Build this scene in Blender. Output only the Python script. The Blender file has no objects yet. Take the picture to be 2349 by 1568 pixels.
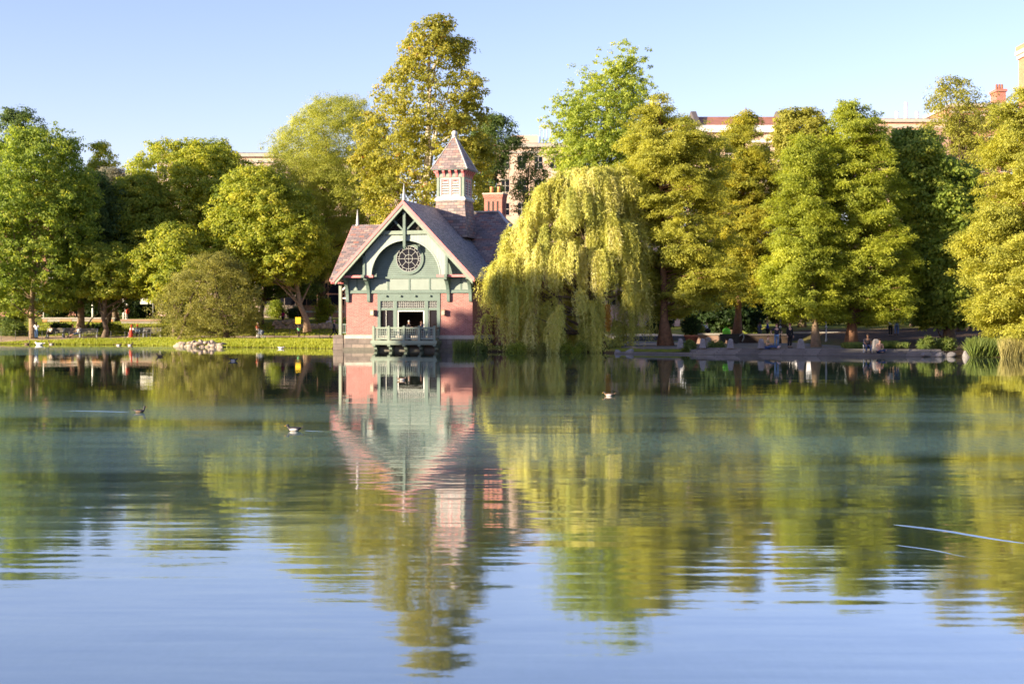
import bpy, bmesh, math
import numpy as np
from mathutils import Vector, Matrix

R = math.radians
rng = np.random.default_rng(11)
sc = bpy.context.scene
COL = sc.collection

# ------------------------------------------------------------------ frame of reference
F, CXV, YHV, HC = 3262.0, 1174.5, 733.0, 2.55       # focal length in px, picture centre, horizon, eye height
def P(vx, vy, d):                                    # a direction seen in the photo, at distance d -> world point
    return Vector(((vx - CXV) * d / F, d, HC - (vy - YHV) * d / F))
def S(sx, sy, d):                                    # the same from full-size photo pixels
    return P(sx / 1.0643, sy / 1.0643, d)
def X(vx, d): return (vx - CXV) * d / F
def Zv(vy, d): return HC - (vy - YHV) * d / F

# ------------------------------------------------------------------ materials
MATS = {}
def newmat(name):
    m = bpy.data.materials.new(name); m.use_nodes = True
    nt = m.node_tree; nt.nodes.clear()
    out = nt.nodes.new('ShaderNodeOutputMaterial')
    MATS[name] = m
    return m, nt, out
def nd(nt, typ, **kw):
    n = nt.nodes.new(typ)
    for k, v in kw.items():
        if k.startswith('_'): setattr(n, k[1:], v)
        else: n.inputs[k.replace('~', ' ')].default_value = v
    return n
def lk(nt, a, b): nt.links.new(a, b)
def ramp(nt, fac, stops, interp='LINEAR'):
    n = nt.nodes.new('ShaderNodeValToRGB'); cr = n.color_ramp; cr.interpolation = interp
    while len(cr.elements) > 1: cr.elements.remove(cr.elements[-1])
    cr.elements[0].position = stops[0][0]; cr.elements[0].color = (*stops[0][1], 1)
    for p, c in stops[1:]:
        e = cr.elements.new(p); e.color = (*c, 1)
    lk(nt, fac, n.inputs[0]); return n.outputs[0]
def mth(nt, op, a, b=None, c=None, clamp=False):
    n = nt.nodes.new('ShaderNodeMath'); n.operation = op; n.use_clamp = clamp
    for i, v in enumerate((a, b, c)):
        if v is None: continue
        if isinstance(v, (int, float)): n.inputs[i].default_value = v
        else: lk(nt, v, n.inputs[i])
    return n.outputs[0]

def plain(name, col, rough=0.6, var=0.25, scale=3.0, bump=0.0, metal=0.0, spec=0.4, col2=None):
    """a painted / stone / cloth surface with uneven colour and a little relief"""
    m, nt, out = newmat(name)
    tc = nd(nt, 'ShaderNodeTexCoord')
    n1 = nd(nt, 'ShaderNodeTexNoise', Scale=scale, Detail=5.0, Roughness=0.65)
    lk(nt, tc.outputs['Object'], n1.inputs['Vector'])
    lo = tuple(max(0, c * (1 - var)) for c in col); hi = tuple(min(1, c * (1 + var)) for c in (col2 or col))
    c = ramp(nt, n1.outputs[0], [(0.3, lo), (0.7, hi)])
    b = nd(nt, 'ShaderNodeBsdfPrincipled', Roughness=rough, Metallic=metal)
    b.inputs['Specular IOR Level'].default_value = spec
    lk(nt, c, b.inputs['Base Color'])
    if bump:
        bp = nd(nt, 'ShaderNodeBump', Strength=bump, Distance=0.05); lk(nt, n1.outputs[0], bp.inputs['Height']); lk(nt, bp.outputs[0], b.inputs['Normal'])
    lk(nt, b.outputs[0], out.inputs[0]); return m

def brickmat(name, stops, mortar, bw, bh, msize, rough=0.8, bump=0.3, offset=0.5, spec=0.25, weather=0.25):
    """courses of separate pieces, each of its own colour, laid out in metres on the faces"""
    m, nt, out = newmat(name)
    uv = nd(nt, 'ShaderNodeUVMap')
    br = nd(nt, 'ShaderNodeTexBrick', Scale=1.0)
    br.offset = offset
    br.inputs['Color1'].default_value = (0, 0, 0, 1); br.inputs['Color2'].default_value = (1, 1, 1, 1); br.inputs['Mortar'].default_value = (.5, .5, .5, 1)
    br.inputs['Mortar Size'].default_value = msize; br.inputs['Brick Width'].default_value = bw; br.inputs['Row Height'].default_value = bh
    br.inputs['Bias'].default_value = 0.0
    lk(nt, uv.outputs[0], br.inputs['Vector'])
    c = ramp(nt, br.outputs['Color'], stops)
    no = nd(nt, 'ShaderNodeTexNoise', Scale=0.9, Detail=6.0, Roughness=0.7); lk(nt, uv.outputs[0], no.inputs['Vector'])
    w = nd(nt, 'ShaderNodeMix', _data_type='RGBA', _blend_type='MULTIPLY'); w.inputs[0].default_value = 1.0
    lk(nt, c, w.inputs[6]); lk(nt, ramp(nt, no.outputs[0], [(0.3, (1 - weather,) * 3), (0.7, (1 + weather * .3,) * 3)]), w.inputs[7])
    mx = nd(nt, 'ShaderNodeMix', _data_type='RGBA'); lk(nt, br.outputs['Fac'], mx.inputs[0]); lk(nt, w.outputs[2], mx.inputs[6]); mx.inputs[7].default_value = (*mortar, 1)
    b = nd(nt, 'ShaderNodeBsdfPrincipled', Roughness=rough); b.inputs['Specular IOR Level'].default_value = spec
    lk(nt, mx.outputs[2], b.inputs['Base Color'])
    bp = nd(nt, 'ShaderNodeBump', Strength=bump, Distance=0.02); bp.invert = True
    lk(nt, br.outputs['Fac'], bp.inputs['Height']); lk(nt, bp.outputs[0], b.inputs['Normal'])
    lk(nt, b.outputs[0], out.inputs[0]); return m

def leafmat(name, dark, mid, light, trans=0.55, accent=None):
    """leaves: hue by leaf, some light through the blade"""
    m, nt, out = newmat(name)
    at = nd(nt, 'ShaderNodeAttribute', _attribute_name='tint')
    stops = [(0.0, dark), (0.5, mid), (0.93, light)]
    if accent: stops += [(0.955, light), (0.965, accent)]
    c = ramp(nt, at.outputs['Fac'], stops)
    b = nd(nt, 'ShaderNodeBsdfPrincipled', Roughness=0.55); b.inputs['Specular IOR Level'].default_value = 0.3
    lk(nt, c, b.inputs['Base Color'])
    t = nd(nt, 'ShaderNodeBsdfTranslucent')
    hs = nd(nt, 'ShaderNodeHueSaturation', Hue=0.49, Saturation=1.1, Value=1.25); lk(nt, c, hs.inputs['Color']); lk(nt, hs.outputs[0], t.inputs[0])
    mx = nd(nt, 'ShaderNodeMixShader', Fac=trans); lk(nt, b.outputs[0], mx.inputs[1]); lk(nt, t.outputs[0], mx.inputs[2])
    lk(nt, mx.outputs[0], out.inputs[0]); return m

# ------------------------------------------------------------------ mesh builder
class MB:
    def __init__(s): s.v = []; s.f = []
    def add(s, vs, fs):
        o = len(s.v); s.v += [tuple(p) for p in vs]; s.f += [tuple(i + o for i in f) for f in fs]; return s
    def box(s, x0, x1, y0, y1, z0, z1):
        return s.add([(x0, y0, z0), (x1, y0, z0), (x1, y1, z0), (x0, y1, z0), (x0, y0, z1), (x1, y0, z1), (x1, y1, z1), (x0, y1, z1)],
                     [(0, 3, 2, 1), (4, 5, 6, 7), (0, 1, 5, 4), (1, 2, 6, 5), (2, 3, 7, 6), (3, 0, 4, 7)])
    def frustum(s, cx, cy, z0, z1, hx0, hy0, hx1, hy1):
        v = [(cx + a * hx0, cy + b * hy0, z0) for a, b in ((-1, -1), (1, -1), (1, 1), (-1, 1))] + [(cx + a * hx1, cy + b * hy1, z1) for a, b in ((-1, -1), (1, -1), (1, 1), (-1, 1))]
        return s.add(v, [(0, 3, 2, 1), (4, 5, 6, 7), (0, 1, 5, 4), (1, 2, 6, 5), (2, 3, 7, 6), (3, 0, 4, 7)])
    def prism(s, poly, a0, a1, axis):
        """extrude a polygon: axis 'y' -> poly in (x,z); 'x' -> poly in (y,z); 'z' -> poly in (x,y)"""
        def p(u, w, a): return (u, a, w) if axis == 'y' else ((a, u, w) if axis == 'x' else (u, w, a))
        n = len(poly)
        v = [p(u, w, a0) for u, w in poly] + [p(u, w, a1) for u, w in poly]
        return s.add(v, [tuple(range(n)), tuple(range(2 * n - 1, n - 1, -1))] + [(i, i + n, (i + 1) % n + n, (i + 1) % n) for i in range(n)])
    def bar(s, a, b, w, h=None):
        a = Vector(a); b = Vector(b); h = h or w; d = (b - a).normalized()
        u = d.cross(Vector((0, 0, 1)));  u = Vector((1, 0, 0)) if u.length < 1e-4 else u.normalized(); t = u.cross(d)
        v = [q + u * (i * w / 2) + t * (j * h / 2) for q in (a, b) for i, j in ((-1, -1), (1, -1), (1, 1), (-1, 1))]
        return s.add(v, [(0, 3, 2, 1), (4, 5, 6, 7), (0, 1, 5, 4), (1, 2, 6, 5), (2, 3, 7, 6), (3, 0, 4, 7)])
    def tube(s, pts, rad, n=8, cap=True):
        pts = [Vector(p) for p in pts]; k = len(pts)
        rad = rad if hasattr(rad, '__len__') else [rad] * k
        o = len(s.v); ref = Vector((0.31, 0.95, 0.05))
        for i, p in enumerate(pts):
            d = (pts[min(i + 1, k - 1)] - pts[max(i - 1, 0)]).normalized()
            u = d.cross(ref); u = d.cross(Vector((1, 0, 0))) if u.length < 1e-3 else u; u.normalize(); t = d.cross(u)
            for j in range(n):
                a = 2 * math.pi * j / n; s.v.append(tuple(p + (u * math.cos(a) + t * math.sin(a)) * rad[i]))
        for i in range(k - 1):
            for j in range(n):
                a = o + i * n + j; b = o + i * n + (j + 1) % n; s.f.append((a, b, b + n, a + n))
        if cap: s.f.append(tuple(o + j for j in range(n))[::-1]); s.f.append(tuple(o + (k - 1) * n + j for j in range(n)))
        return s
    def lathe(s, prof, n=14, c=(0, 0, 0)):
        return s.tube([(c[0], c[1], c[2] + z) for r, z in prof], [max(r, 1e-3) for r, z in prof], n)
    def ball(s, c, rx, ry=None, rz=None, nu=12, nv=8):
        ry = ry or rx; rz = rz or rx; o = len(s.v)
        for i in range(nv + 1):
            th = math.pi * i / nv
            for j in range(nu):
                a = 2 * math.pi * j / nu
                s.v.append((c[0] + rx * math.sin(th) * math.cos(a), c[1] + ry * math.sin(th) * math.sin(a), c[2] + rz * math.cos(th)))
        for i in range(nv):
            for j in range(nu):
                a = o + i * nu + j; b = o + i * nu + (j + 1) % nu; s.f.append((a, a + nu, b + nu, b))
        return s
    def build(s, name, mat, parent=None, smooth=False, label=None):
        me = bpy.data.meshes.new(name); me.from_pydata(s.v, [], s.f); me.validate()
        bm = bmesh.new(); bm.from_mesh(me); bmesh.ops.recalc_face_normals(bm, faces=bm.faces)
        uvl = bm.loops.layers.uv.new('UVMap')
        for f in bm.faces:
            n = f.normal
            if abs(n.z) > 0.999: t, b = Vector((1, 0, 0)), Vector((0, 1, 0))
            else:
                t = Vector((0, 0, 1)).cross(n).normalized(); b = n.cross(t)
            f.smooth = smooth
            for l in f.loops: l[uvl].uv = (l.vert.co.dot(t), l.vert.co.dot(b))
        bm.to_mesh(me); bm.free()
        me.materials.append(mat if not isinstance(mat, str) else MATS[mat])
        return link(name, me, parent, label)

def link(name, me, parent=None, label=None):
    o = bpy.data.objects.new(name, me); COL.objects.link(o)
    if parent: o.parent = parent
    if label: o['label'] = label
    return o
def thing(name, label, cat, loc=(0, 0, 0), rz=0.0, group=None):
    o = bpy.data.objects.new(name, None); COL.objects.link(o)
    o.location = loc; o.rotation_euler = (0, 0, rz); o.empty_display_size = 0.3
    return tag(o, label, cat, group)
def tag(o, label, cat, group=None):
    o['label'] = label; o['category'] = cat
    if group: o['group'] = group
    return o
def copy_tree(o, parent=None):
    c = o.copy(); COL.objects.link(c); c.parent = parent
    for ch in list(o.children): copy_tree(ch, c)
    return c

# ------------------------------------------------------------------ palette
plain('trim_green', (0.115, 0.165, 0.142), 0.5, 0.12)
plain('trim_light', (0.20, 0.25, 0.20), 0.5, 0.12)
plain('mint', (0.32, 0.38, 0.34), 0.55, 0.08, 1.5)
plain('panel_green', (0.22, 0.265, 0.235), 0.55, 0.08, 1.5)
plain('pink', (0.62, 0.19, 0.19), 0.45, 0.12)
plain('tracery', (0.36, 0.37, 0.36), 0.5, 0.06)
plain('louvre_paint', (0.50, 0.49, 0.46), 0.5, 0.06)
plain('white_paint', (0.72, 0.72, 0.68), 0.5, 0.06)
plain('lead', (0.50, 0.49, 0.48), 0.55, 0.2, 2.0)
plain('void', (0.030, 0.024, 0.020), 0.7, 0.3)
plain('wood', (0.36, 0.19, 0.08), 0.5, 0.3)
plain('interior', (0.10, 0.065, 0.045), 0.7, 0.3)
plain('lampbrass', (0.35, 0.27, 0.17), 0.4, 0.2)
plain('granite', (0.192, 0.180, 0.180), 0.85, 0.3, 9.0, 0.5)
plain('damp_stone', (0.075, 0.066, 0.05), 0.5, 0.4, 3.0, 0.3)
plain('limestone', (0.420, 0.383, 0.338), 0.8, 0.15, 2.0, 0.2)
plain('boulder', (0.310, 0.248, 0.192), 0.9, 0.35, 3.0, 0.6)
plain('dark_metal', (0.025, 0.027, 0.027), 0.5, 0.3)
plain('grey_metal', (0.36, 0.37, 0.37), 0.45, 0.15)
plain('bench_wood', (0.20, 0.18, 0.15), 0.7, 0.25)
plain('concrete', (0.350, 0.322, 0.287), 0.85, 0.2, 4.0, 0.3)
plain('terracotta', (0.28, 0.10, 0.055), 0.8, 0.2)
plain('orange_wall', (0.62, 0.28, 0.12), 0.8, 0.2, 1.0)
plain('yellow_sign', (0.80, 0.55, 0.03), 0.5, 0.1)
plain('neon', (0.20, 0.75, 0.04), 0.5, 0.15)
plain('bark', (0.13, 0.095, 0.065), 0.9, 0.45, 4.0, 0.8)
plain('bark_pale', (0.52, 0.45, 0.36), 0.8, 0.45, 1.6, 0.4)
plain('bark_red', (0.20, 0.105, 0.06), 0.9, 0.4, 4.0, 0.8)
plain('bark_tan', (0.24, 0.17, 0.11), 0.9, 0.35, 4.0, 0.8)
plain('soil', (0.055, 0.038, 0.028), 0.95, 0.4, 2.0, 0.5)
plain('asphalt', (0.10, 0.10, 0.11), 0.9, 0.2, 2.0, 0.3)
plain('path_gravel', (0.38, 0.27, 0.18), 0.95, 0.3, 1.5, 0.3)
plain('paving', (0.115, 0.11, 0.108), 0.85, 0.25, 0.8, 0.2)
plain('tan_wall', (0.66, 0.47, 0.36), 0.85, 0.15, 0.3)
plain('brown_wall', (0.36, 0.24, 0.19), 0.85, 0.2, 0.3)
plain('roof_red', (0.33, 0.145, 0.10), 0.7, 0.2, 0.5)
plain('dark_roof', (0.10, 0.085, 0.085), 0.7, 0.2)
plain('skin_light', (0.55, 0.32, 0.22), 0.5, 0.08)
plain('skin_dark', (0.12, 0.06, 0.035), 0.5, 0.08)
plain('feather_dark', (0.035, 0.032, 0.035), 0.6, 0.4, 20.0)
plain('feather_brown', (0.14, 0.09, 0.055), 0.7, 0.4, 20.0)
plain('feather_pale', (0.52, 0.47, 0.44), 0.7, 0.15, 20.0)
plain('feather_white', (0.80, 0.78, 0.74), 0.7, 0.08, 20.0)
plain('bill', (0.45, 0.25, 0.04), 0.4, 0.1)
brickmat('brick', [(0, (0.29, 0.105, 0.095)), (0.5, (0.36, 0.135, 0.122)), (1, (0.43, 0.18, 0.158))], (0.37, 0.235, 0.215), 0.30, 0.10, 0.014, weather=0.38)
brickmat('brick_dark', [(0, (0.42, 0.10, 0.075)), (1, (0.52, 0.15, 0.11))], (0.42, 0.26, 0.22), 0.3, 0.1, 0.015)
brickmat('brick_tower', [(0, (0.40, 0.155, 0.08)), (1, (0.50, 0.22, 0.12))], (0.44, 0.28, 0.20), 0.5, 0.2, 0.02)
brickmat('slate', [(0, (0.13, 0.115, 0.12)), (0.25, (0.32, 0.22, 0.205)), (0.45, (0.19, 0.165, 0.175)), (0.62, (0.35, 0.165, 0.125)), (0.8, (0.37, 0.285, 0.245)), (1, (0.22, 0.19, 0.205))], (0.10, 0.085, 0.085), 0.55, 0.26, 0.022, 0.6, 0.5, spec=0.4)
brickmat('slate_grey', [(0, (0.17, 0.18, 0.21)), (0.3, (0.26, 0.26, 0.29)), (0.6, (0.34, 0.33, 0.35)), (1, (0.41, 0.38, 0.38))], (0.075, 0.07, 0.08), 0.36, 0.2, 0.025, 0.55, 0.5, spec=0.5)
brickmat('clapboard', [(0, (0.165, 0.222, 0.198)), (1, (0.185, 0.245, 0.218))], (0.09, 0.12, 0.105), 6.0, 0.16, 0.018, 0.55, 0.6)
brickmat('boards', [(0, (0.33, 0.385, 0.35)), (1, (0.36, 0.41, 0.375))], (0.24, 0.28, 0.26), 0.24, 40.0, 0.012, 0.55, 0.4, offset=0.0)
brickmat('base_stone', [(0, (0.15, 0.125, 0.115)), (0.5, (0.22, 0.18, 0.16)), (1, (0.29, 0.235, 0.20))], (0.12, 0.105, 0.095), 1.1, 0.5, 0.03, 0.9, 0.6, weather=0.45)
brickmat('step_stone', [(0, (0.11, 0.105, 0.10)), (1, (0.20, 0.185, 0.175))], (0.095, 0.09, 0.085), 1.6, 5.0, 0.03, 0.85, 0.4, weather=0.4)
brickmat('rubble', [(0, (0.38, 0.29, 0.22)), (1, (0.62, 0.50, 0.40))], (0.16, 0.12, 0.09), 0.6, 0.35, 0.05, 0.9, 0.8)
brickmat('apartment_pale', [(0, (0.64, 0.44, 0.33)), (1, (0.72, 0.53, 0.41))], (0.66, 0.50, 0.40), 0.6, 0.2, 0.015, weather=0.15)
brickmat('apartment_pink', [(0, (0.58, 0.36, 0.27)), (1, (0.68, 0.46, 0.35))], (0.62, 0.46, 0.37), 0.6, 0.2, 0.015, weather=0.15)
brickmat('apartment_brick', [(0, (0.34, 0.15, 0.095)), (1, (0.45, 0.21, 0.14))], (0.42, 0.28, 0.21), 0.6, 0.2, 0.02)
brickmat('brownstone', [(0, (0.30, 0.24, 0.21)), (1, (0.42, 0.34, 0.29))], (0.22, 0.17, 0.15), 1.4, 0.6, 0.05)

def glassmat():
    m, nt, out = newmat('glass')
    b = nd(nt, 'ShaderNodeBsdfPrincipled', Roughness=0.08); b.inputs['Base Color'].default_value = (0.010, 0.011, 0.018, 1); b.inputs['Specular IOR Level'].default_value = 0.14
    lk(nt, b.outputs[0], out.inputs[0])
glassmat()
def lampglass():
    m, nt, out = newmat('frosted')
    b = nd(nt, 'ShaderNodeBsdfPrincipled', Roughness=0.4); b.inputs['Base Color'].default_value = (0.50, 0.44, 0.35, 1)
    lk(nt, b.outputs[0], out.inputs[0])
lampglass()
CLOTH = {}
def cloth(col):
    k = tuple(round(c, 3) for c in col)
    if k not in CLOTH: CLOTH[k] = plain('cloth_%d' % len(CLOTH), col, 0.85, 0.12, 6.0, spec=0.15)
    return CLOTH[k]

leafmat('leaf_oak', (0.146, 0.211, 0.041), (0.280, 0.370, 0.063), (0.520, 0.528, 0.089))
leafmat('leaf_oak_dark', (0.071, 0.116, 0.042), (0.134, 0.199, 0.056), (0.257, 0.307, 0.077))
leafmat('leaf_maple', (0.172, 0.239, 0.041), (0.368, 0.420, 0.063), (0.665, 0.614, 0.097))
leafmat('leaf_locust', (0.235, 0.276, 0.054), (0.401, 0.436, 0.086), (0.601, 0.594, 0.143))
leafmat('leaf_sycamore', (0.189, 0.213, 0.043), (0.369, 0.370, 0.059), (0.627, 0.559, 0.134), accent=(0.34, 0.11, 0.03))
leafmat('leaf_olive', (0.171, 0.180, 0.050), (0.281, 0.281, 0.068), (0.439, 0.421, 0.116))
leafmat('leaf_grey', (0.155, 0.159, 0.108), (0.259, 0.254, 0.180), (0.376, 0.356, 0.252))
leafmat('leaf_ginkgo', (0.200, 0.277, 0.055), (0.366, 0.446, 0.077), (0.595, 0.615, 0.121))
leafmat('leaf_willow', (0.332, 0.368, 0.088), (0.614, 0.605, 0.145), (0.700, 0.660, 0.308), 0.40)
leafmat('leaf_willow_gold', (0.302, 0.153, 0.020), (0.393, 0.216, 0.030), (0.434, 0.288, 0.050), 0.4)
leafmat('leaf_cypress_gold', (0.235, 0.264, 0.059), (0.444, 0.451, 0.074), (0.651, 0.627, 0.121))
leafmat('leaf_cypress', (0.215, 0.248, 0.043), (0.408, 0.407, 0.055), (0.698, 0.593, 0.085))
leafmat('leaf_cypress_mid', (0.204, 0.259, 0.047), (0.381, 0.429, 0.057), (0.602, 0.620, 0.094))
leafmat('leaf_far_gold', (0.202, 0.212, 0.038), (0.340, 0.344, 0.061), (0.508, 0.493, 0.088), accent=(0.50, 0.28, 0.03))
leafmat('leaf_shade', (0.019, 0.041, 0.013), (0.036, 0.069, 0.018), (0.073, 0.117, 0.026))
leafmat('leaf_shrub', (0.123, 0.176, 0.028), (0.246, 0.306, 0.042), (0.434, 0.454, 0.070))
leafmat('leaf_grass', (0.177, 0.238, 0.021), (0.299, 0.342, 0.027), (0.454, 0.437, 0.053), 0.3)
leafmat('leaf_sedge', (0.059, 0.096, 0.020), (0.112, 0.157, 0.028), (0.198, 0.229, 0.042), 0.3)
leafmat('leaf_reed', (0.181, 0.178, 0.054), (0.311, 0.280, 0.090), (0.492, 0.420, 0.156), 0.3)
# ------------------------------------------------------------------ ground, shore, water
SH = [(-1800, 128), (-900, 138), (-400, 146), (0, 149), (310, 143), (376, 138), (450, 132.5), (629, 129.5), (752, 125), (800, 123.5), (940, 124), (1060, 118), (1110, 112), (1200, 110.7), (1360, 110), (1409, 106.8),
      (1588, 103.4), (1860, 100.2), (1954, 99.2), (2227, 96.6), (2349, 95.2), (2500, 92), (2800, 85), (3600, 70)]
SHX = np.array([X(v, d) for v, d in SH]); SHY = np.array([d for v, d in SH])
def shore(x): return np.interp(x, SHX, SHY)
def sst(a, b, t): u = np.clip((t - a) / (b - a), 0, 1); return u * u * (3 - 2 * u)
def ground_h(x, y):
    x = np.asarray(x, float); y = np.asarray(y, float)
    s = y - shore(x)
    wob = 0.05 * np.sin(x * 0.9 + 1.3) * np.sin(y * 0.7) + 0.03 * np.sin(x * 2.3) * np.cos(y * 1.9)
    left = np.interp(s, [-30, -3, 0, 1.2, 4, 9, 40], [-1.6, -0.7, -0.02, 0.22, 0.50, 0.62, 0.68]) + np.interp(y, [155, 168, 171, 200, 260, 400], [0, 1.55, 1.95, 2.2, 3.0, 4.5]) + wob * sst(0, 3, s)
    mid = np.interp(s, [-30, -3, 0, 1.5, 3, 26, 60], [-1.6, -0.7, -0.10, 0.10, 0.36, 0.42, 0.62]) + np.interp(y, [150, 185, 220, 400], [0, 0.45, 1.0, 4.0]) + 0.4 * wob * sst(0, 3, s)
    right = np.interp(s, [-30, -3, 0, 1.5, 4, 34, 80], [-1.6, -0.7, -0.04, 0.20, 0.38, 1.35, 2.2]) + np.interp(y, [180, 400], [0, 3.0]) + wob * sst(0, 3, s)
    h = left + (mid - left) * sst(-14, -2, x); h = h + (right - h) * sst(25.5, 28.5, x)
    west = sst(-50, -62, x) * sst(20, 40, y)               # the west bank of the lake
    return np.maximum(h, -1.6 + west * 2.4)
def H(x, y): return float(ground_h(x, y))

def grid_obj(name, xs, ys, hf, mat, smooth=True):
    xx, yy = np.meshgrid(xs, ys); zz = hf(xx, yy); nx, ny = len(xs), len(ys)
    co = np.stack([xx, yy, zz], -1).reshape(-1, 3)
    i = np.arange(nx * ny).reshape(ny, nx)
    q = np.stack([i[:-1, :-1], i[:-1, 1:], i[1:, 1:], i[1:, :-1]], -1).reshape(-1, 4)
    me = bpy.data.meshes.new(name); me.vertices.add(len(co)); me.vertices.foreach_set('co', co.ravel())
    me.loops.add(q.size); me.loops.foreach_set('vertex_index', q.ravel().astype(np.int32))
    me.polygons.add(len(q)); me.polygons.foreach_set('loop_start', np.arange(0, q.size, 4, dtype=np.int32))
    me.polygons.foreach_set('use_smooth', np.full(len(q), smooth)); me.update(); me.validate()
    me.materials.append(MATS[mat]); o = link(name, me); return o

def groundmat():
    m, nt, out = newmat('ground')
    g = nd(nt, 'ShaderNodeNewGeometry'); sep = nd(nt, 'ShaderNodeSeparateXYZ'); lk(nt, g.outputs['Position'], sep.inputs[0])
    n1 = nd(nt, 'ShaderNodeTexNoise', Scale=0.35, Detail=6.0, Roughness=0.7); lk(nt, g.outputs['Position'], n1.inputs['Vector'])
    n2 = nd(nt, 'ShaderNodeTexNoise', Scale=3.0, Detail=4.0, Roughness=0.7); lk(nt, g.outputs['Position'], n2.inputs['Vector'])
    grass = ramp(nt, n2.outputs[0], [(0.3, (0.085, 0.115, 0.016)), (0.5, (0.14, 0.17, 0.022)), (0.7, (0.22, 0.22, 0.035))])
    dry = ramp(nt, n2.outputs[0], [(0.3, (0.20, 0.15, 0.05)), (0.7, (0.32, 0.25, 0.09))])
    mx = nd(nt, 'ShaderNodeMix', _data_type='RGBA'); lk(nt, ramp(nt, n1.outputs[0], [(0.50, (0, 0, 0)), (0.66, (1, 1, 1))]), mx.inputs[0]); lk(nt, grass, mx.inputs[6]); lk(nt, dry, mx.inputs[7])
    soil = ramp(nt, n2.outputs[0], [(0.3, (0.035, 0.024, 0.018)), (0.7, (0.10, 0.065, 0.04))])
    # bare earth under the trees of the east side and along the waterline
    fx = nd(nt, 'ShaderNodeMapRange'); fx.inputs[1].default_value = 24.0; fx.inputs[2].default_value = 28.0; lk(nt, sep.outputs[0], fx.inputs[0])
    fy = nd(nt, 'ShaderNodeMapRange'); fy.inputs[1].default_value = 150.0; fy.inputs[2].default_value = 138.0; lk(nt, sep.outputs[1], fy.inputs[0])
    fz = nd(nt, 'ShaderNodeMapRange'); fz.inputs[1].default_value = 0.20; fz.inputs[2].default_value = 0.08; lk(nt, sep.outputs[2], fz.inputs[0])
    f = mth(nt, 'MAXIMUM', mth(nt, 'MULTIPLY', fx.outputs[0], fy.outputs[0]), fz.outputs[0])
    m2 = nd(nt, 'ShaderNodeMix', _data_type='RGBA'); lk(nt, f, m2.inputs[0]); lk(nt, mx.outputs[2], m2.inputs[6]); lk(nt, soil, m2.inputs[7])
    b = nd(nt, 'ShaderNodeBsdfPrincipled', Roughness=0.95); b.inputs['Specular IOR Level'].default_value = 0.1
    lk(nt, m2.outputs[2], b.inputs['Base Color'])
    bp = nd(nt, 'ShaderNodeBump', Strength=0.7, Distance=0.15); lk(nt, n2.outputs[0], bp.inputs['Height']); lk(nt, bp.outputs[0], b.inputs['Normal'])
    lk(nt, b.outputs[0], out.inputs[0])
groundmat()
xs = np.concatenate([[-1500, -600, -300, -180, -120], np.arange(-100, -60, 2.0), np.arange(-60, 60, 0.6), np.arange(60, 100, 3.0), [120, 180, 300, 600, 1500]])
ys = np.concatenate([[-400, -60, 0, 30], np.arange(50, 92, 4.0), np.arange(92, 158, 0.5), np.arange(158, 230, 2.0), [240, 260, 300, 400, 700, 1500, 3000]])
o = grid_obj('ground', xs, ys, ground_h, 'ground'); o['kind'] = 'structure'

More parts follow.
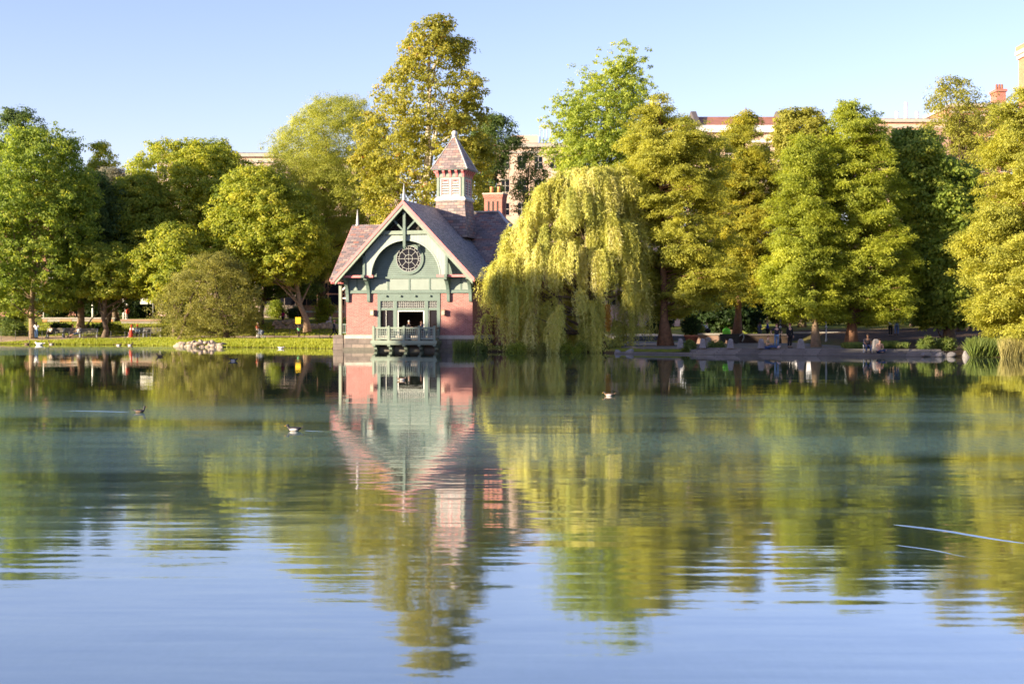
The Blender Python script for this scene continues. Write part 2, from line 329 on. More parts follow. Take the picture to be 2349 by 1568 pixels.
def watermat():
    m, nt, out = newmat('water')
    g = nd(nt, 'ShaderNodeNewGeometry'); sep = nd(nt, 'ShaderNodeSeparateXYZ'); lk(nt, g.outputs['Position'], sep.inputs[0])
    px, py = sep.outputs[0], sep.outputs[1]
    def field(sx, sy, detail, rough, w=0.0, dist=0.0):
        cb = nd(nt, 'ShaderNodeCombineXYZ'); lk(nt, mth(nt, 'MULTIPLY', px, sx), cb.inputs[0]); lk(nt, mth(nt, 'MULTIPLY', py, sy), cb.inputs[1]); cb.inputs[2].default_value = w
        n = nd(nt, 'ShaderNodeTexNoise', Scale=1.0, Detail=detail, Roughness=rough, Distortion=dist); lk(nt, cb.outputs[0], n.inputs['Vector'])
        return n
    def mapr(v, a, b, c=0.0, d=1.0):
        n = nd(nt, 'ShaderNodeMapRange', _interpolation_type='SMOOTHSTEP'); lk(nt, v, n.inputs[0])
        for i, q in enumerate((a, b, c, d)): n.inputs[i + 1].default_value = q
        return n.outputs[0]
    band = field(0.010, 0.11, 3.0, 0.6, 3.1).outputs[0]
    patch = field(0.035, 0.20, 4.0, 0.6, 8.3).outputs[0]
    near = mapr(py, 30.0, 13.0)                                       # the breeze reaches this side of the lake
    amp = mth(nt, 'ADD', mth(nt, 'MULTIPLY', near, 0.038), mapr(band, 0.35, 0.65, 0.008, 0.018))
    amp = mth(nt, 'ADD', amp, mth(nt, 'MULTIPLY', mth(nt, 'MULTIPLY', mapr(py, 56.0, 40.0), mapr(py, 14.0, 26.0)), 0.014))
    amp2 = mth(nt, 'ADD', mth(nt, 'MULTIPLY', near, 0.006), 0.0035)
    a = field(0.65, 5.4, 2.0, 0.5); b = field(0.18, 0.8, 1.0, 0.5, 5.0); c = field(13.0, 24.0, 3.0, 0.65, 2.0)
    def comp(ch, k, kx):
        def ctr(n):
            s = nd(nt, 'ShaderNodeSeparateColor'); lk(nt, n.outputs['Color'], s.inputs[0]); return mth(nt, 'SUBTRACT', s.outputs[ch], 0.5)
        t = mth(nt, 'ADD', mth(nt, 'MULTIPLY', ctr(a), mth(nt, 'MULTIPLY', amp, k)), mth(nt, 'MULTIPLY', ctr(b), mth(nt, 'MULTIPLY', amp2, kx)))
        return mth(nt, 'ADD', t, mth(nt, 'MULTIPLY', ctr(c), mth(nt, 'MULTIPLY', mth(nt, 'MULTIPLY', amp, mapr(near, 0.0, 0.6, 1.0, 0.45)), k * 0.8)))
    sx = comp(0, 0.35, 0.3); sy = comp(1, 1.0, 1.0)
    cb = nd(nt, 'ShaderNodeCombineXYZ'); lk(nt, sx, cb.inputs[0]); lk(nt, sy, cb.inputs[1])
    va = nd(nt, 'ShaderNodeVectorMath', _operation='ADD'); lk(nt, g.outputs['Normal'], va.inputs[0]); lk(nt, cb.outputs[0], va.inputs[1])
    vn = nd(nt, 'ShaderNodeVectorMath', _operation='NORMALIZE'); lk(nt, va.outputs[0], vn.inputs[0]); N = vn.outputs[0]
    dt = nd(nt, 'ShaderNodeVectorMath', _operation='DOT_PRODUCT'); lk(nt, g.outputs['Normal'], dt.inputs[0]); lk(nt, g.outputs['Incoming'], dt.inputs[1])
    cosv = mth(nt, 'ABSOLUTE', dt.outputs['Value'])
    refl = mth(nt, 'ADD', mth(nt, 'MULTIPLY', mth(nt, 'POWER', mth(nt, 'SUBTRACT', 1.0, cosv, clamp=True), 2.2), 0.86), 0.10)
    # ruffled, filmy patches that scatter the sky instead of mirroring the shore
    streak = field(0.10, 0.55, 4.0, 0.65, 6.6).outputs[0]
    env = mth(nt, 'MULTIPLY', mapr(py, 54.0, 36.0), mapr(py, 13.5, 27.0))
    mixn = mth(nt, 'ADD', mth(nt, 'ADD', mth(nt, 'MULTIPLY', band, 0.40), mth(nt, 'MULTIPLY', patch, 0.30)), mth(nt, 'MULTIPLY', streak, 0.30))
    m1 = mapr(mth(nt, 'ADD', mixn, mth(nt, 'MULTIPLY', env, 0.22)), 0.54, 0.80)
    wband = mth(nt, 'MULTIPLY', mth(nt, 'MULTIPLY', mapr(py, 100.0, 103.0), mapr(py, 135.0, 130.0)), mapr(px, -24.0, -34.0))
    film = mth(nt, 'MAXIMUM', m1, wband)
    sharp = nd(nt, 'ShaderNodeBsdfGlossy', Roughness=0.0); sharp.inputs[0].default_value = (0.96, 0.97, 0.97, 1)
    lk(nt, mapr(py, 60.0, 8.0, 0.015, 0.05), sharp.inputs['Roughness']); lk(nt, N, sharp.inputs['Normal'])
    soft = nd(nt, 'ShaderNodeBsdfGlossy', Roughness=0.20); soft.inputs[0].default_value = (0.86, 0.94, 0.92, 1); lk(nt, N, soft.inputs['Normal'])
    speck = field(9.0, 2.2, 4.0, 0.75, 4.0).outputs[0]
    gl = nd(nt, 'ShaderNodeMixShader'); lk(nt, mth(nt, 'MULTIPLY', film, 0.45), gl.inputs[0]); lk(nt, sharp.outputs[0], gl.inputs[1]); lk(nt, soft.outputs[0], gl.inputs[2])
    body = nd(nt, 'ShaderNodeBsdfDiffuse'); body.inputs[0].default_value = (0.030, 0.048, 0.032, 1)
    mx = nd(nt, 'ShaderNodeMixShader'); lk(nt, refl, mx.inputs[0]); lk(nt, body.outputs[0], mx.inputs[1]); lk(nt, gl.outputs[0], mx.inputs[2])
    # thin algae and pollen film; its teal also has scattered sky light painted in
    scum_sky = nd(nt, 'ShaderNodeBsdfDiffuse'); scum_sky.inputs[0].default_value = (0.10, 0.185, 0.14, 1)
    fm = mth(nt, 'MULTIPLY', mth(nt, 'ADD', mth(nt, 'MULTIPLY', film, 0.92), mapr(patch, 0.40, 0.62, 0.02, 0.10)), mapr(speck, 0.34, 0.66, 0.08, 0.46), clamp=True)
    mx2 = nd(nt, 'ShaderNodeMixShader'); lk(nt, fm, mx2.inputs[0]); lk(nt, mx.outputs[0], mx2.inputs[1]); lk(nt, scum_sky.outputs[0], mx2.inputs[2]); mx = mx2
    lk(nt, mx.outputs[0], out.inputs[0])
watermat()
mb = MB(); mb.add([(-900, -300, 0), (900, -300, 0), (900, 160, 0), (-900, 160, 0)], [(0, 1, 2, 3)])
o = mb.build('water', 'water'); o['kind'] = 'structure'

# a swimming bird's wake, the crest of a long low ripple
def wake(name, label, p0, p1, w0, w1, hgt, bend=0.0):
    p0 = Vector(p0); p1 = Vector(p1); n = 40; vs = []; fs = []
    d = (p1 - p0).normalized(); s = Vector((-d.y, d.x, 0))
    prof = [(-1.6, 0.0), (-1.1, .10), (-.7, .34), (-.3, .82), (0, 1.0), (.3, .82), (.7, .34), (1.1, .10), (1.6, 0.0)]; hgt = hgt * .36
    for i in range(n + 1):
        t = i / n; c = p0.lerp(p1, t) + s * (bend * math.sin(math.pi * t)) + s * 0.03 * math.sin(9 * t + p0.x); w = w0 + (w1 - w0) * t; e = math.sin(math.pi * min(1, t * 6) / 2) * (1 - t ** 3) + 0.02
        for a, b in prof: vs.append(c + s * (a * w) + Vector((0, 0, -0.002 + hgt * b * e)))
    k = len(prof)
    for i in range(n):
        for j in range(k - 1): fs.append((i * k + j, i * k + j + 1, (i + 1) * k + j + 1, (i + 1) * k + j))
    o = MB().add(vs, fs).build(name, 'water', smooth=True); o['kind'] = 'stuff'; o['label'] = label; o['category'] = 'ripple'
    return o

# ------------------------------------------------------------------ west bank path, lawn grass
def strip(name, v0, v1, y0, y1, mat, lift=0.012, nx=80, ny=6):
    xs = np.linspace(v0, v1, nx); ys = np.linspace(y0, y1, ny)
    o = grid_obj(name, xs, ys, lambda x, y: ground_h(x, y) + lift, mat); o['kind'] = 'structure'; return o
strip('path', -75, -15.6, 149.8, 156.0, 'path_gravel', 0.03, 140, 10)
# ------------------------------------------------------------------ the boathouse
BH = thing('boathouse', 'red brick lakeside boathouse with green timber gable, slate roofs and louvred cupola', 'boathouse', (-8.5, 117.0, 0.0), R(-14.8))
def bh(name, mb, mat, label=None, smooth=False, parent=None): return mb.build(name, mat, parent or BH, smooth, label)
W = 5.47; RIDGE = 12.15; SL = 1.05
def zr(x): return RIDGE - SL * abs(x)

# masonry
b = MB()
b.prism([(-.38, -1.0), (0, 0.97), (6, 0.97), (6, -1.0)], -W - .12, W + .12, 'x')
bh('stone_base', b, 'base_stone')
bh('damp_course', MB().prism([(-.386, -.6), (-.338, .24), (-.2, .24), (-.2, -.6)], -W - .126, W + .126, 'x'), 'damp_stone', 'dark wet tide band of the stone base')
bh('stone_pier', MB().prism([(-7.0, -1.0), (-6.78, 1.27), (-6.02, 1.27), (-5.9, -1.0)], 0.55, 1.6, 'y'), 'base_stone', 'grey battered corner pier of the porch')
bh('sill_course', MB().box(-W - .16, W + .16, -.06, 6.0, 0.97, 1.27), 'limestone')
b = MB()
b.box(-W, -2.72, 0, .4, 1.27, 4.72); b.box(2.72, W, 0, .4, 1.27, 4.72)
b.box(-W, -W + .4, .4, 16.5, 1.27, 6.2); b.box(W - .4, W, .4, 7.0, 1.27, 6.2)
bh('brick_wall', b, 'brick')
# room behind the big window
b = MB(); b.box(-5, 5, 5.2, 5.3, .8, 4.7); b.box(-5.05, -5, .4, 5.2, .8, 4.7); b.box(5, 5.05, .4, 5.2, .8, 4.7); b.box(-5.05, 5.05, .02, 5.3, .55, .8); b.box(-5.05, 5.05, .41, 5.3, 4.72, 4.8)
bh('interior_room', b, 'interior')
bh('counter', MB().box(-.3, 1.9, 2.4, 3.0, .8, 2.02), 'wood')
# timber storey
fz = MB(); fz.prism([(-W, 4.9), (W, 4.9), (W, 6.2), (0, 11.75), (-W, 6.2)], 0.0, .35, 'y')
bh('clapboard_gable', fz, 'clapboard')
bh('gable_shade', MB().prism([(-1.85, 9.75), (1.85, 9.75), (0, 11.6)], -.03, -.002, 'y'), 'void', 'dark flat panel painted as the shade under the gable peak')  # thin dark sheet painting the shade beneath the gable overhang
b = MB()
for x0, x1 in ((-5.3, -4.55), (-4.45, -3.55), (-3.45, -1.86), (-1.7, 0.0), (.16, 1.75), (1.91, 3.45), (3.55, 4.45), (4.55, 5.3)): b.box(x0, x1, -.03, -.002, 4.98, 5.9)
bh('panel_row', b, 'panel_green')
b = MB()
for x in (-5.4, -4.5, -3.5, -1.78, .08, 1.83, 3.5, 4.5, 5.4): bh('stile', MB().box(x - .07, x + .07, -.06, -.001, 4.96, 5.92), 'trim_green')
bh('belt_beam', MB().box(-W - .04, W + .04, -.14, .38, 4.72, 4.96), 'trim_green')
bh('rail_moulding', MB().box(-W, W, -.10, -.001, 5.92, 6.08), 'trim_green')
# overhanging arched gable screen
b = MB(); xs_ = sorted(set([-2.99 * math.cos(math.pi * i / 36) for i in range(37)] + [-3.5, -3.2, 3.2, 3.5, -2.05, 2.05]))
ztop = lambda x: min(9.5, zr(x) - .5)
zbot = lambda x: 6.07 + math.sqrt(max(0, 2.99 ** 2 - x * x)) if abs(x) < 2.99 else 6.1
for x0, x1 in zip(xs_[:-1], xs_[1:]):
    q = [(x0, zbot(x0) if abs(x0) < 2.9899 else 6.1), (x1, zbot(x1) if abs(x1) < 2.9899 else 6.1), (x1, ztop(x1)), (x0, ztop(x0))]
    v = [(u, -.87, w) for u, w in q] + [(u, -.75, w) for u, w in q]
    b.add(v, [(0, 1, 2, 3), (7, 6, 5, 4), (0, 4, 5, 1), (3, 2, 6, 7)])
bh('arch_screen', b, 'boards', 'pale mint boarded arch in front of the gable')
b = MB(); n = 40
for i in range(n):
    a0, a1 = math.pi * i / n, math.pi * (i + 1) / n
    q = [(r * math.cos(a), 6.07 + r * math.sin(a)) for r, a in ((2.93, a0), (3.03, a0), (3.03, a1), (2.93, a1))]
    v = [(u, -.90, w) for u, w in q] + [(u, -.735, w) for u, w in q]
    b.add(v, [(0, 1, 2, 3), (7, 6, 5, 4), (0, 4, 7, 3), (1, 2, 6, 5)])
bh('arch_edge', b, 'mint')
b = MB()
for s in (-1, 1):
    bh('gable_post', MB().box(s * 3.56 - .1, s * 3.56 + .1, -.98, -.74, 6.0, zr(3.66) - .52), 'trim_green')
bh('king_post', MB().box(-.11, .11, -1.16, -.92, 8.55, 11.3).frustum(0, -1.04, 8.25, 8.55, .03, .03, .13, .13), 'trim_green')
bh('collar_beam', MB().box(-2.3, 2.3, -1.06, -.88, 9.50, 9.80), 'trim_light')
b = MB(); b.bar((.1, -.99, 9.8), (1.0, -.99, 10.72), .12, .14); b.bar((-.1, -.99, 9.8), (-1.0, -.99, 10.72), .12, .14)
bh('strut', b, 'trim_green')
for s in (-1, 1):
    bh('purlin', MB().box(min(s * 2.75, s * 5.38), max(s * 2.75, s * 5.38), -1.02, -.72, 6.0, 6.19), 'pink')
    for x in (3.56, 5.42):
        bh('beam_end', MB().box(s * x - .13, s * x + .13, -1.3, 0.0, 5.98, 6.22), 'trim_green')
    for x in (3.45, 5.32):
        poly = [(0, 4.0), (-.16, 4.0), (-.2, 4.15), (-.2, 4.6), (-.28, 5.0), (-.45, 5.36), (-.72, 5.68), (-1.0, 5.82), (-1.0, 5.975), (0, 5.975)]
        bh('bracket', MB().prism(poly, s * x - .13, s * x + .13, 'x'), 'trim_green')
    # rake: pink moulding over a green board
    e = 6.06
    bh('rake_moulding', MB().prism([(0, RIDGE + .12), (s * e, zr(e) + .12), (s * e, zr(e) - .22), (0, RIDGE - .22)], -1.52, -1.38, 'y'), 'pink')
    bh('rake_board', MB().prism([(0, RIDGE - .225), (s * 5.9, zr(5.9) - .225), (s * 5.9, zr(5.9) - .55), (0, RIDGE - .55)], -1.47, -1.30, 'y'), 'trim_light')
    bh('soffit', MB().prism([(0, RIDGE - .10), (s * 6.0, zr(6.0) - .10), (s * 6.0, zr(6.0) - .19), (0, RIDGE - .19)], -1.37, 12.0, 'y'), 'trim_green')
    bh('roof', MB().prism([(0, RIDGE + .125), (s * 6.1, zr(6.1) + .125), (s * 6.1, zr(6.1) - .08), (0, RIDGE - .08)], -1.45, 12.2, 'y'), 'slate_grey')
# round window
zc = 7.55
wn = bh('round_window', MB().tube([(0.03, -.06, zc), (.03, .01, zc)], 1.06, 40), 'glass')
def ring(r0, r1, y0, y1, n=40):
    b = MB()
    for i in range(n):
        a0, a1 = 2 * math.pi * i / n, 2 * math.pi * (i + 1) / n
        q = [(0.03 + r * math.cos(a), zc + r * math.sin(a)) for r, a in ((r0, a0), (r1, a0), (r1, a1), (r0, a1))]
        v = [(u, y0, w) for u, w in q] + [(u, y1, w) for u, w in q]
        b.add(v, [(0, 1, 2, 3), (7, 6, 5, 4), (0, 4, 7, 3), (1, 2, 6, 5)])
    return b
bh('window_surround', ring(1.06, 1.30, -.11, 0), 'trim_green', parent=wn)
b = ring(1.03, 1.065, -.13, -.05)
for q in (ring(.82, .85, -.10, -.058), ring(.32, .35, -.10, -.058)): b.add(q.v, q.f)
for k in range(8):
    a = k * math.pi / 4; c, s_ = math.cos(a), math.sin(a)
    r0 = 0.0 if k % 2 == 0 else .33
    b.bar((.03 + r0 * c, -.08, zc + r0 * s_), (.03 + (1.03 if k % 2 == 0 else .83) * c, -.08, zc + (1.03 if k % 2 == 0 else .83) * s_), .026, .03)
for k in range(16):
    a = (k + .5) * math.pi / 8; b.bar((.03 + .83 * math.cos(a), -.08, zc + .83 * math.sin(a)), (.03 + 1.02 * math.cos(a), -.08, zc + 1.02 * math.sin(a)), .028, .03)
bh('window_muntin', b, 'tracery', parent=wn)

# big bay window with transoms
bay = bh('bay_window', MB().box(-2.72, -2.45, -.05, .3, .85, 4.08).box(2.45, 2.72, -.05, .3, .85, 4.08).box(-2.72, 2.72, -.05, .3, 4.08, 4.718), 'trim_green')
bh('mullion', MB().box(-1.34, -1.02, -.02, .26, .85, 4.079).box(1.38, 1.68, -.02, .26, .85, 4.079).box(-2.45, 2.45, 0.0, .25, 3.32, 3.5), 'trim_green', parent=bay)
for x in (-1.9, -.65, .62, 1.9): bh('lintel_knob', MB().ball((x, -.12, 4.48), .09), 'trim_green', parent=bay)
b = MB()
for x0, x1, nx in ((-2.4, -1.38, 6), (-.96, 1.33, 14), (1.73, 2.42, 4)):
    for i in range(nx + 1): x = x0 + (x1 - x0) * i / nx; b.box(x - .014, x + .014, .04, .09, 3.52, 4.06)
    for j in range(5): z = 3.53 + .52 * j / 4; b.box(x0, x1, .045, .085, z - .014, z + .014)
bh('transom_lattice', b, 'tracery', parent=bay)
b = MB(); b.box(-.98, 1.34, .03, .12, 3.22, 3.3).box(-.98, -.9, .03, .12, .86, 3.22).box(1.26, 1.34, .03, .12, .86, 3.22).box(-2.0, -1.97, .05, .1, .86, 3.3).box(1.71, 1.75, .03, .12, .86, 3.3)
bh('sash', b, 'white_paint', parent=bay)
bh('pane', MB().box(-2.44, -1.35, .14, .16, .86, 4.06).box(1.69, 2.44, .14, .16, .86, 4.06).box(-1.02, 1.38, .14, .16, 3.5, 4.06), 'glass', parent=bay)
# balcony
bal = bh('balcony', MB().box(-2.85, 2.85, -1.32, 0.3, .60, .84).box(-2.75, 2.75, -1.25, -.02, .5, .6), 'trim_light')
px_ = [-2.62 + 5.24 * i / 4 for i in range(5)]
for x in px_:
    bh('balcony_post', MB().box(x - .1, x + .1, -1.27, -1.07, .84, 1.98).frustum(x, -1.17, 1.98, 2.06, .12, .12, .04, .04), 'trim_light', parent=bal)
    bh('corbel', MB().prism([(-.06, -.05), (-.5, -.0), (-.75, .12), (-.82, .3), (-1.2, .36), (-1.25, .497), (-.06, .497)], x - .13, x + .13, 'x'), 'trim_light', parent=bal)
b = MB(); b.box(-2.62, 2.62, -1.23, -1.11, 1.83, 1.94).box(-2.62, 2.62, -1.21, -1.13, .93, 1.02)
for s in (-1, 1): b.box(s * 2.62 - .05, s * 2.62 + .05, -1.1, -.02, 1.83, 1.94); b.box(s * 2.62 - .04, s * 2.62 + .04, -1.1, -.02, .93, 1.02)
bh('balcony_rail', b, 'trim_light', parent=bal)
for x0, x1 in zip(px_[:-1], px_[1:]):
    b = MB(); a, c = x0 + .1, x1 - .1
    for i in range(6): x = a + .1 + (c - a - .2) * i / 5; b.box(x - .022, x + .022, -1.19, -1.15, 1.02, 1.83)
    for j in range(5): z = 1.06 + .74 * j / 4; b.box(a, c, -1.185, -1.155, z - .022, z + .022)
    bh('balcony_lattice', b, 'panel_green', parent=bal)
for s in (-1, 1):
    b = MB()
    for i in range(5): y = -1.0 + .9 * i / 4; b.box(s * 2.62 - .02, s * 2.62 + .02, y - .02, y + .02, 1.02, 1.83)
    for j in range(5): z = 1.06 + .74 * j / 4; b.box(s * 2.62 - .015, s * 2.62 + .015, -1.06, -.02, z - .02, z + .02)
    bh('balcony_lattice', b, 'panel_green', parent=bal)
for x in (-3.1, 3.06):
    L = bh('wall_lantern', MB().box(x - .09, x + .09, -.06, 0, 2.9, 3.35).box(x - .15, x + .15, -.36, -.06, 3.27, 3.36).box(x - .15, x + .15, -.36, -.06, 2.9, 2.96), 'lampbrass')
    bh('lantern_glass', MB().box(x - .13, x + .13, -.34, -.07, 2.96, 3.27), 'frosted', parent=L)

# porch wing
y0, yr, y1 = 0.35, 5.5, 10.65; zr2, ze = 10.6, 5.85
b = MB(); b.prism([(y0, ze), (yr, zr2), (yr, zr2 + .2), (y0 - .1, ze + .12)], -7.05, -.3, 'x'); b.prism([(y1, ze), (yr, zr2), (yr, zr2 + .2), (y1 + .1, ze + .12)], -7.05, -.3, 'x')
bh('wing_roof', b, 'slate')
bh('wing_rake', MB().prism([(y0, ze - .1), (yr, zr2 - .1), (yr, zr2 + .1), (y0, ze + .06)], -7.12, -6.98, 'x').prism([(y1, ze - .1), (yr, zr2 - .1), (yr, zr2 + .1), (y1, ze + .06)], -7.12, -6.98, 'x'), 'pink')
bh('wing_gable', MB().prism([(y0 + .8, ze + .3), (yr, zr2 - .4), (y1 - .8, ze + .3)], -6.65, -6.5, 'x'), 'clapboard')
bh('wing_eave', MB().box(-7.0, -5.5, y0 - .02, y0 + .14, ze - .22, ze - .02), 'pink')
b = MB()
for i in range(9): b.box(-6.95 + i * .17, -6.87 + i * .17, y0 - .12, y0 + .5, ze - .30, ze - .14)
bh('rafter_tail', b, 'pink')
bh('wing_beam', MB().box(-6.6, -5.47, .95, 1.15, 5.45, 5.75).box(-6.6, -6.4, .95, 9.8, 5.45, 5.75), 'trim_green')
for y in (1.05, 5.4, 9.7): bh('porch_post', MB().box(-6.52, -6.28, y - .12, y + .12, 1.27 if y < 2 else .3, 5.45), 'trim_light')
bh('porch_brace', MB().bar((-6.28, 1.05, 5.0), (-5.75, 1.05, 5.45), .12), 'white_paint'); bh('porch_beam', MB().bar((-6.28, 1.05, 4.35), (-5.5, 1.05, 4.35), .1), 'white_paint')
b = MB(); b.box(-6.3, -5.5, 1.0, 1.1, 2.1, 2.2).box(-6.3, -5.5, 1.0, 1.1, 1.4, 1.5)
for i in range(4): b.box(-6.2 + i * .2, -6.14 + i * .2, 1.02, 1.08, 1.5, 2.1)
bh('porch_rail', b, 'trim_green')
bh('porch_floor', MB().box(-6.9, -5.47, .6, 10.2, -.6, 1.2), 'base_stone')

# hall at the back
hy0, hyr, hy1, hz, he = 5.6, 12.0, 18.4, 12.2, 5.9; xr, xe, xl = 4.4, 10.6, -3.0
v = [(xl, hy0, he), (xe, hy0, he), (xe, hy1, he), (xl, hy1, he), (xl, hyr, hz), (xr, hyr, hz)]
bh('hall_roof', MB().add(v, [(0, 1, 5, 4), (1, 2, 5), (2, 3, 4, 5), (3, 0, 4), (3, 2, 1, 0)]), 'slate')
bh('hall_wall', MB().box(-5.0, 9.8, 6.6, 17.5, -.5, 5.88), 'brick')
b = MB(); b.bar((xr, hyr, hz + .03), (xe, hy0, he + .03), .22, .1); b.bar((xl, hyr, hz + .04), (xr, hyr, hz + .04), .3, .12)
bh('ridge_flashing', b, 'lead')

# cupola
cx, cy = 1.3, 8.6
cup = bh('cupola', MB().box(cx - 1.2, cx + 1.2, cy - 1.2, cy + 1.2, 13.2, 15.2), 'trim_green')
bh('cupola_skirt', MB().frustum(cx, cy, 9.7, 12.87, 1.66, 1.66, 1.28, 1.28), 'slate', parent=cup)
bh('cupola_ledge', MB().frustum(cx, cy, 12.87, 13.02, 1.36, 1.36, 1.42, 1.42).frustum(cx, cy, 13.02, 13.25, 1.42, 1.42, 1.25, 1.25), 'lead', parent=cup)
b = MB()
for sx_ in (-1, 1):
    for sy_ in (-1, 1): b.box(cx + sx_ * 1.14 - .1, cx + sx_ * 1.14 + .1, cy + sy_ * 1.14 - .1, cy + sy_ * 1.14 + .1, 13.24, 15.0)
b.box(cx - 1.26, cx + 1.26, cy - 1.26, cy + 1.26, 14.92, 15.2)
bh('corner_post', b, 'trim_light', parent=cup)
for k in range(4):
    M = Matrix.Translation((cx, cy, 0)) @ Matrix.Rotation(k * math.pi / 2, 4, 'Z')
    fr, pk, sl = MB(), MB(), MB()
    fr.box(-.92, -.84, -1.26, -1.19, 13.3, 14.86).box(.84, .92, -1.26, -1.19, 13.3, 14.86).box(-.07, .07, -1.26, -1.19, 13.3, 14.86).box(-.92, .92, -1.26, -1.19, 14.80, 14.88).box(-.92, .92, -1.26, -1.19, 13.27, 13.34)
    for c in (-.455, .455):
        pk.box(c - .385, c - .30, -1.245, -1.19, 13.34, 14.8).box(c + .30, c + .385, -1.245, -1.19, 13.34, 14.8).box(c - .3, c + .3, -1.245, -1.19, 14.66, 14.8)
        pk.prism([(c - .3, 14.45), (c - .3, 14.66), (c - .08, 14.66)], -1.243, -1.19, 'y'); pk.prism([(c + .3, 14.45), (c + .3, 14.66), (c + .08, 14.66)], -1.243, -1.19, 'y')
        for i in range(6):
            z = 13.36 + i * .215
            sl.add([(c - .3, -1.25, z), (c + .3, -1.25, z), (c + .3, -1.21, z + .13), (c - .3, -1.21, z + .13), (c - .3, -1.2, z), (c + .3, -1.2, z), (c + .3, -1.2, z + .13), (c - .3, -1.2, z + .13)], [(0, 1, 2, 3), (4, 7, 6, 5), (0, 4, 5, 1), (3, 2, 6, 7), (0, 3, 7, 4), (1, 5, 6, 2)])
    vd = MB().box(-.84, .84, -1.207, -1.19, 13.34, 14.8)
    for nm, q, m_ in (('louvre_frame', fr, 'louvre_paint'), ('louvre_moulding', pk, 'pink'), ('louvre_slat', sl, 'louvre_paint'), ('louvre_backing', vd, 'void')):
        q.v = [tuple(M @ Vector(p)) for p in q.v]; bh(nm, q, m_, parent=cup)
    q = MB()
    for i in range(5):
        x = -1.15 + i * .575
        q.prism([(-1.2, 14.95), (-1.28, 14.95), (-1.36, 15.25), (-1.55, 15.42), (-1.55, 15.53), (-1.2, 15.53)], x - .1, x + .1, 'x')
    q.v = [tuple(M @ Vector(p)) for p in q.v]; bh('eave_bracket', q, 'pink', parent=cup)
bh('eave_soffit', MB().box(cx - 1.25, cx + 1.25, cy - 1.25, cy + 1.25, 15.2, 15.52).box(cx - 1.62, cx + 1.62, cy - 1.62, cy + 1.62, 15.535, 15.6), 'trim_green', parent=cup)
bh('cupola_roof', MB().frustum(cx, cy, 15.603, 18.5, 1.66, 1.66, .13, .13), 'slate', parent=cup)
b = MB()
for sx_, sy_ in ((-1, -1), (1, -1), (1, 1), (-1, 1)): b.bar((cx + sx_ * 1.65, cy + sy_ * 1.65, 15.62), (cx + sx_ * .13, cy + sy_ * .13, 18.5), .09, .07)
bh('hip_flashing', b, 'lead', parent=cup)
bh('finial_ball', MB().lathe([(.22, 0), (.26, .06), (.16, .14), (.14, .2)], 14, (cx, cy, 18.48)).ball((cx, cy, 18.88), .27, nu=18, nv=12), 'lead', parent=cup, smooth=True)
# chimney
chm = bh('chimney', MB().box(3.08, 4.77, 12.3, 13.72, 9.5, 13.75).box(2.98, 4.87, 12.2, 13.82, 13.75, 13.95).box(3.03, 4.82, 12.25, 13.77, 13.6, 13.75), 'brick_dark')
b = MB()
for x in (3.5, 3.925, 4.35): b.box(x - .09, x + .09, 12.285, 12.302, 12.15, 13.3)
b.box(4.768, 4.785, 12.65, 12.8, 12.15, 13.3).box(4.768, 4.785, 13.15, 13.3, 12.15, 13.3)
bh('chimney_slot', b, 'void', parent=chm)
bh('chimney_cap', MB().box(2.92, 4.93, 12.14, 13.88, 13.95, 14.06), 'limestone', parent=chm)
for x in (3.6, 4.3): bh('chimney_pot', MB().lathe([(.17, 0), (.15, .5), (.17, .52), (.17, .62)], 12, (x, 13.0, 14.06)), 'orange_wall', parent=chm, smooth=True)
chm.location = (-.84, 2.5, .1)
bh('spire', MB().lathe([(.15, 0), (.16, .12), (.11, .2), (.12, .28), (.015, 1.45)], 12, (0, -1.2, 12.2)), 'lead', smooth=True)
bh('spire', MB().lathe([(.15, 0), (.16, .12), (.11, .2), (.12, .28), (.015, 1.45)], 12, (-6.6, 5.5, 10.7)), 'lead', smooth=True)
# ------------------------------------------------------------------ trees
def unit(v): return v / np.maximum(np.linalg.norm(v, axis=-1, keepdims=True), 1e-9)
def rdir(n, r): return unit(r.normal(size=(n, 3)))
def leaf_mesh(name, mat, c, d, nrm, ln, wd, tint, parent):
    """N small pointed blades: base c, along d, facing nrm"""
    n = len(c); d = unit(d); s = unit(np.cross(nrm, d)); ln = ln[:, None]; wd = wd[:, None]
    v = np.empty((n, 4, 3), np.float32)
    v[:, 0] = c; v[:, 1] = c + d * ln * .45 + s * wd * .5; v[:, 2] = c + d * ln; v[:, 3] = c + d * ln * .45 - s * wd * .5
    me = bpy.data.meshes.new(name); me.vertices.add(n * 4); me.vertices.foreach_set('co', v.ravel())
    me.loops.add(n * 4); me.loops.foreach_set('vertex_index', np.arange(n * 4, dtype=np.int32))
    me.polygons.add(n); me.polygons.foreach_set('loop_start', np.arange(0, n * 4, 4, dtype=np.int32)); me.update()
    a = me.attributes.new('tint', 'FLOAT', 'POINT'); a.data.foreach_set('value', np.repeat(np.clip(tint, 0, 1), 4).astype(np.float32))
    me.materials.append(MATS[mat]); return link(name, me, parent)

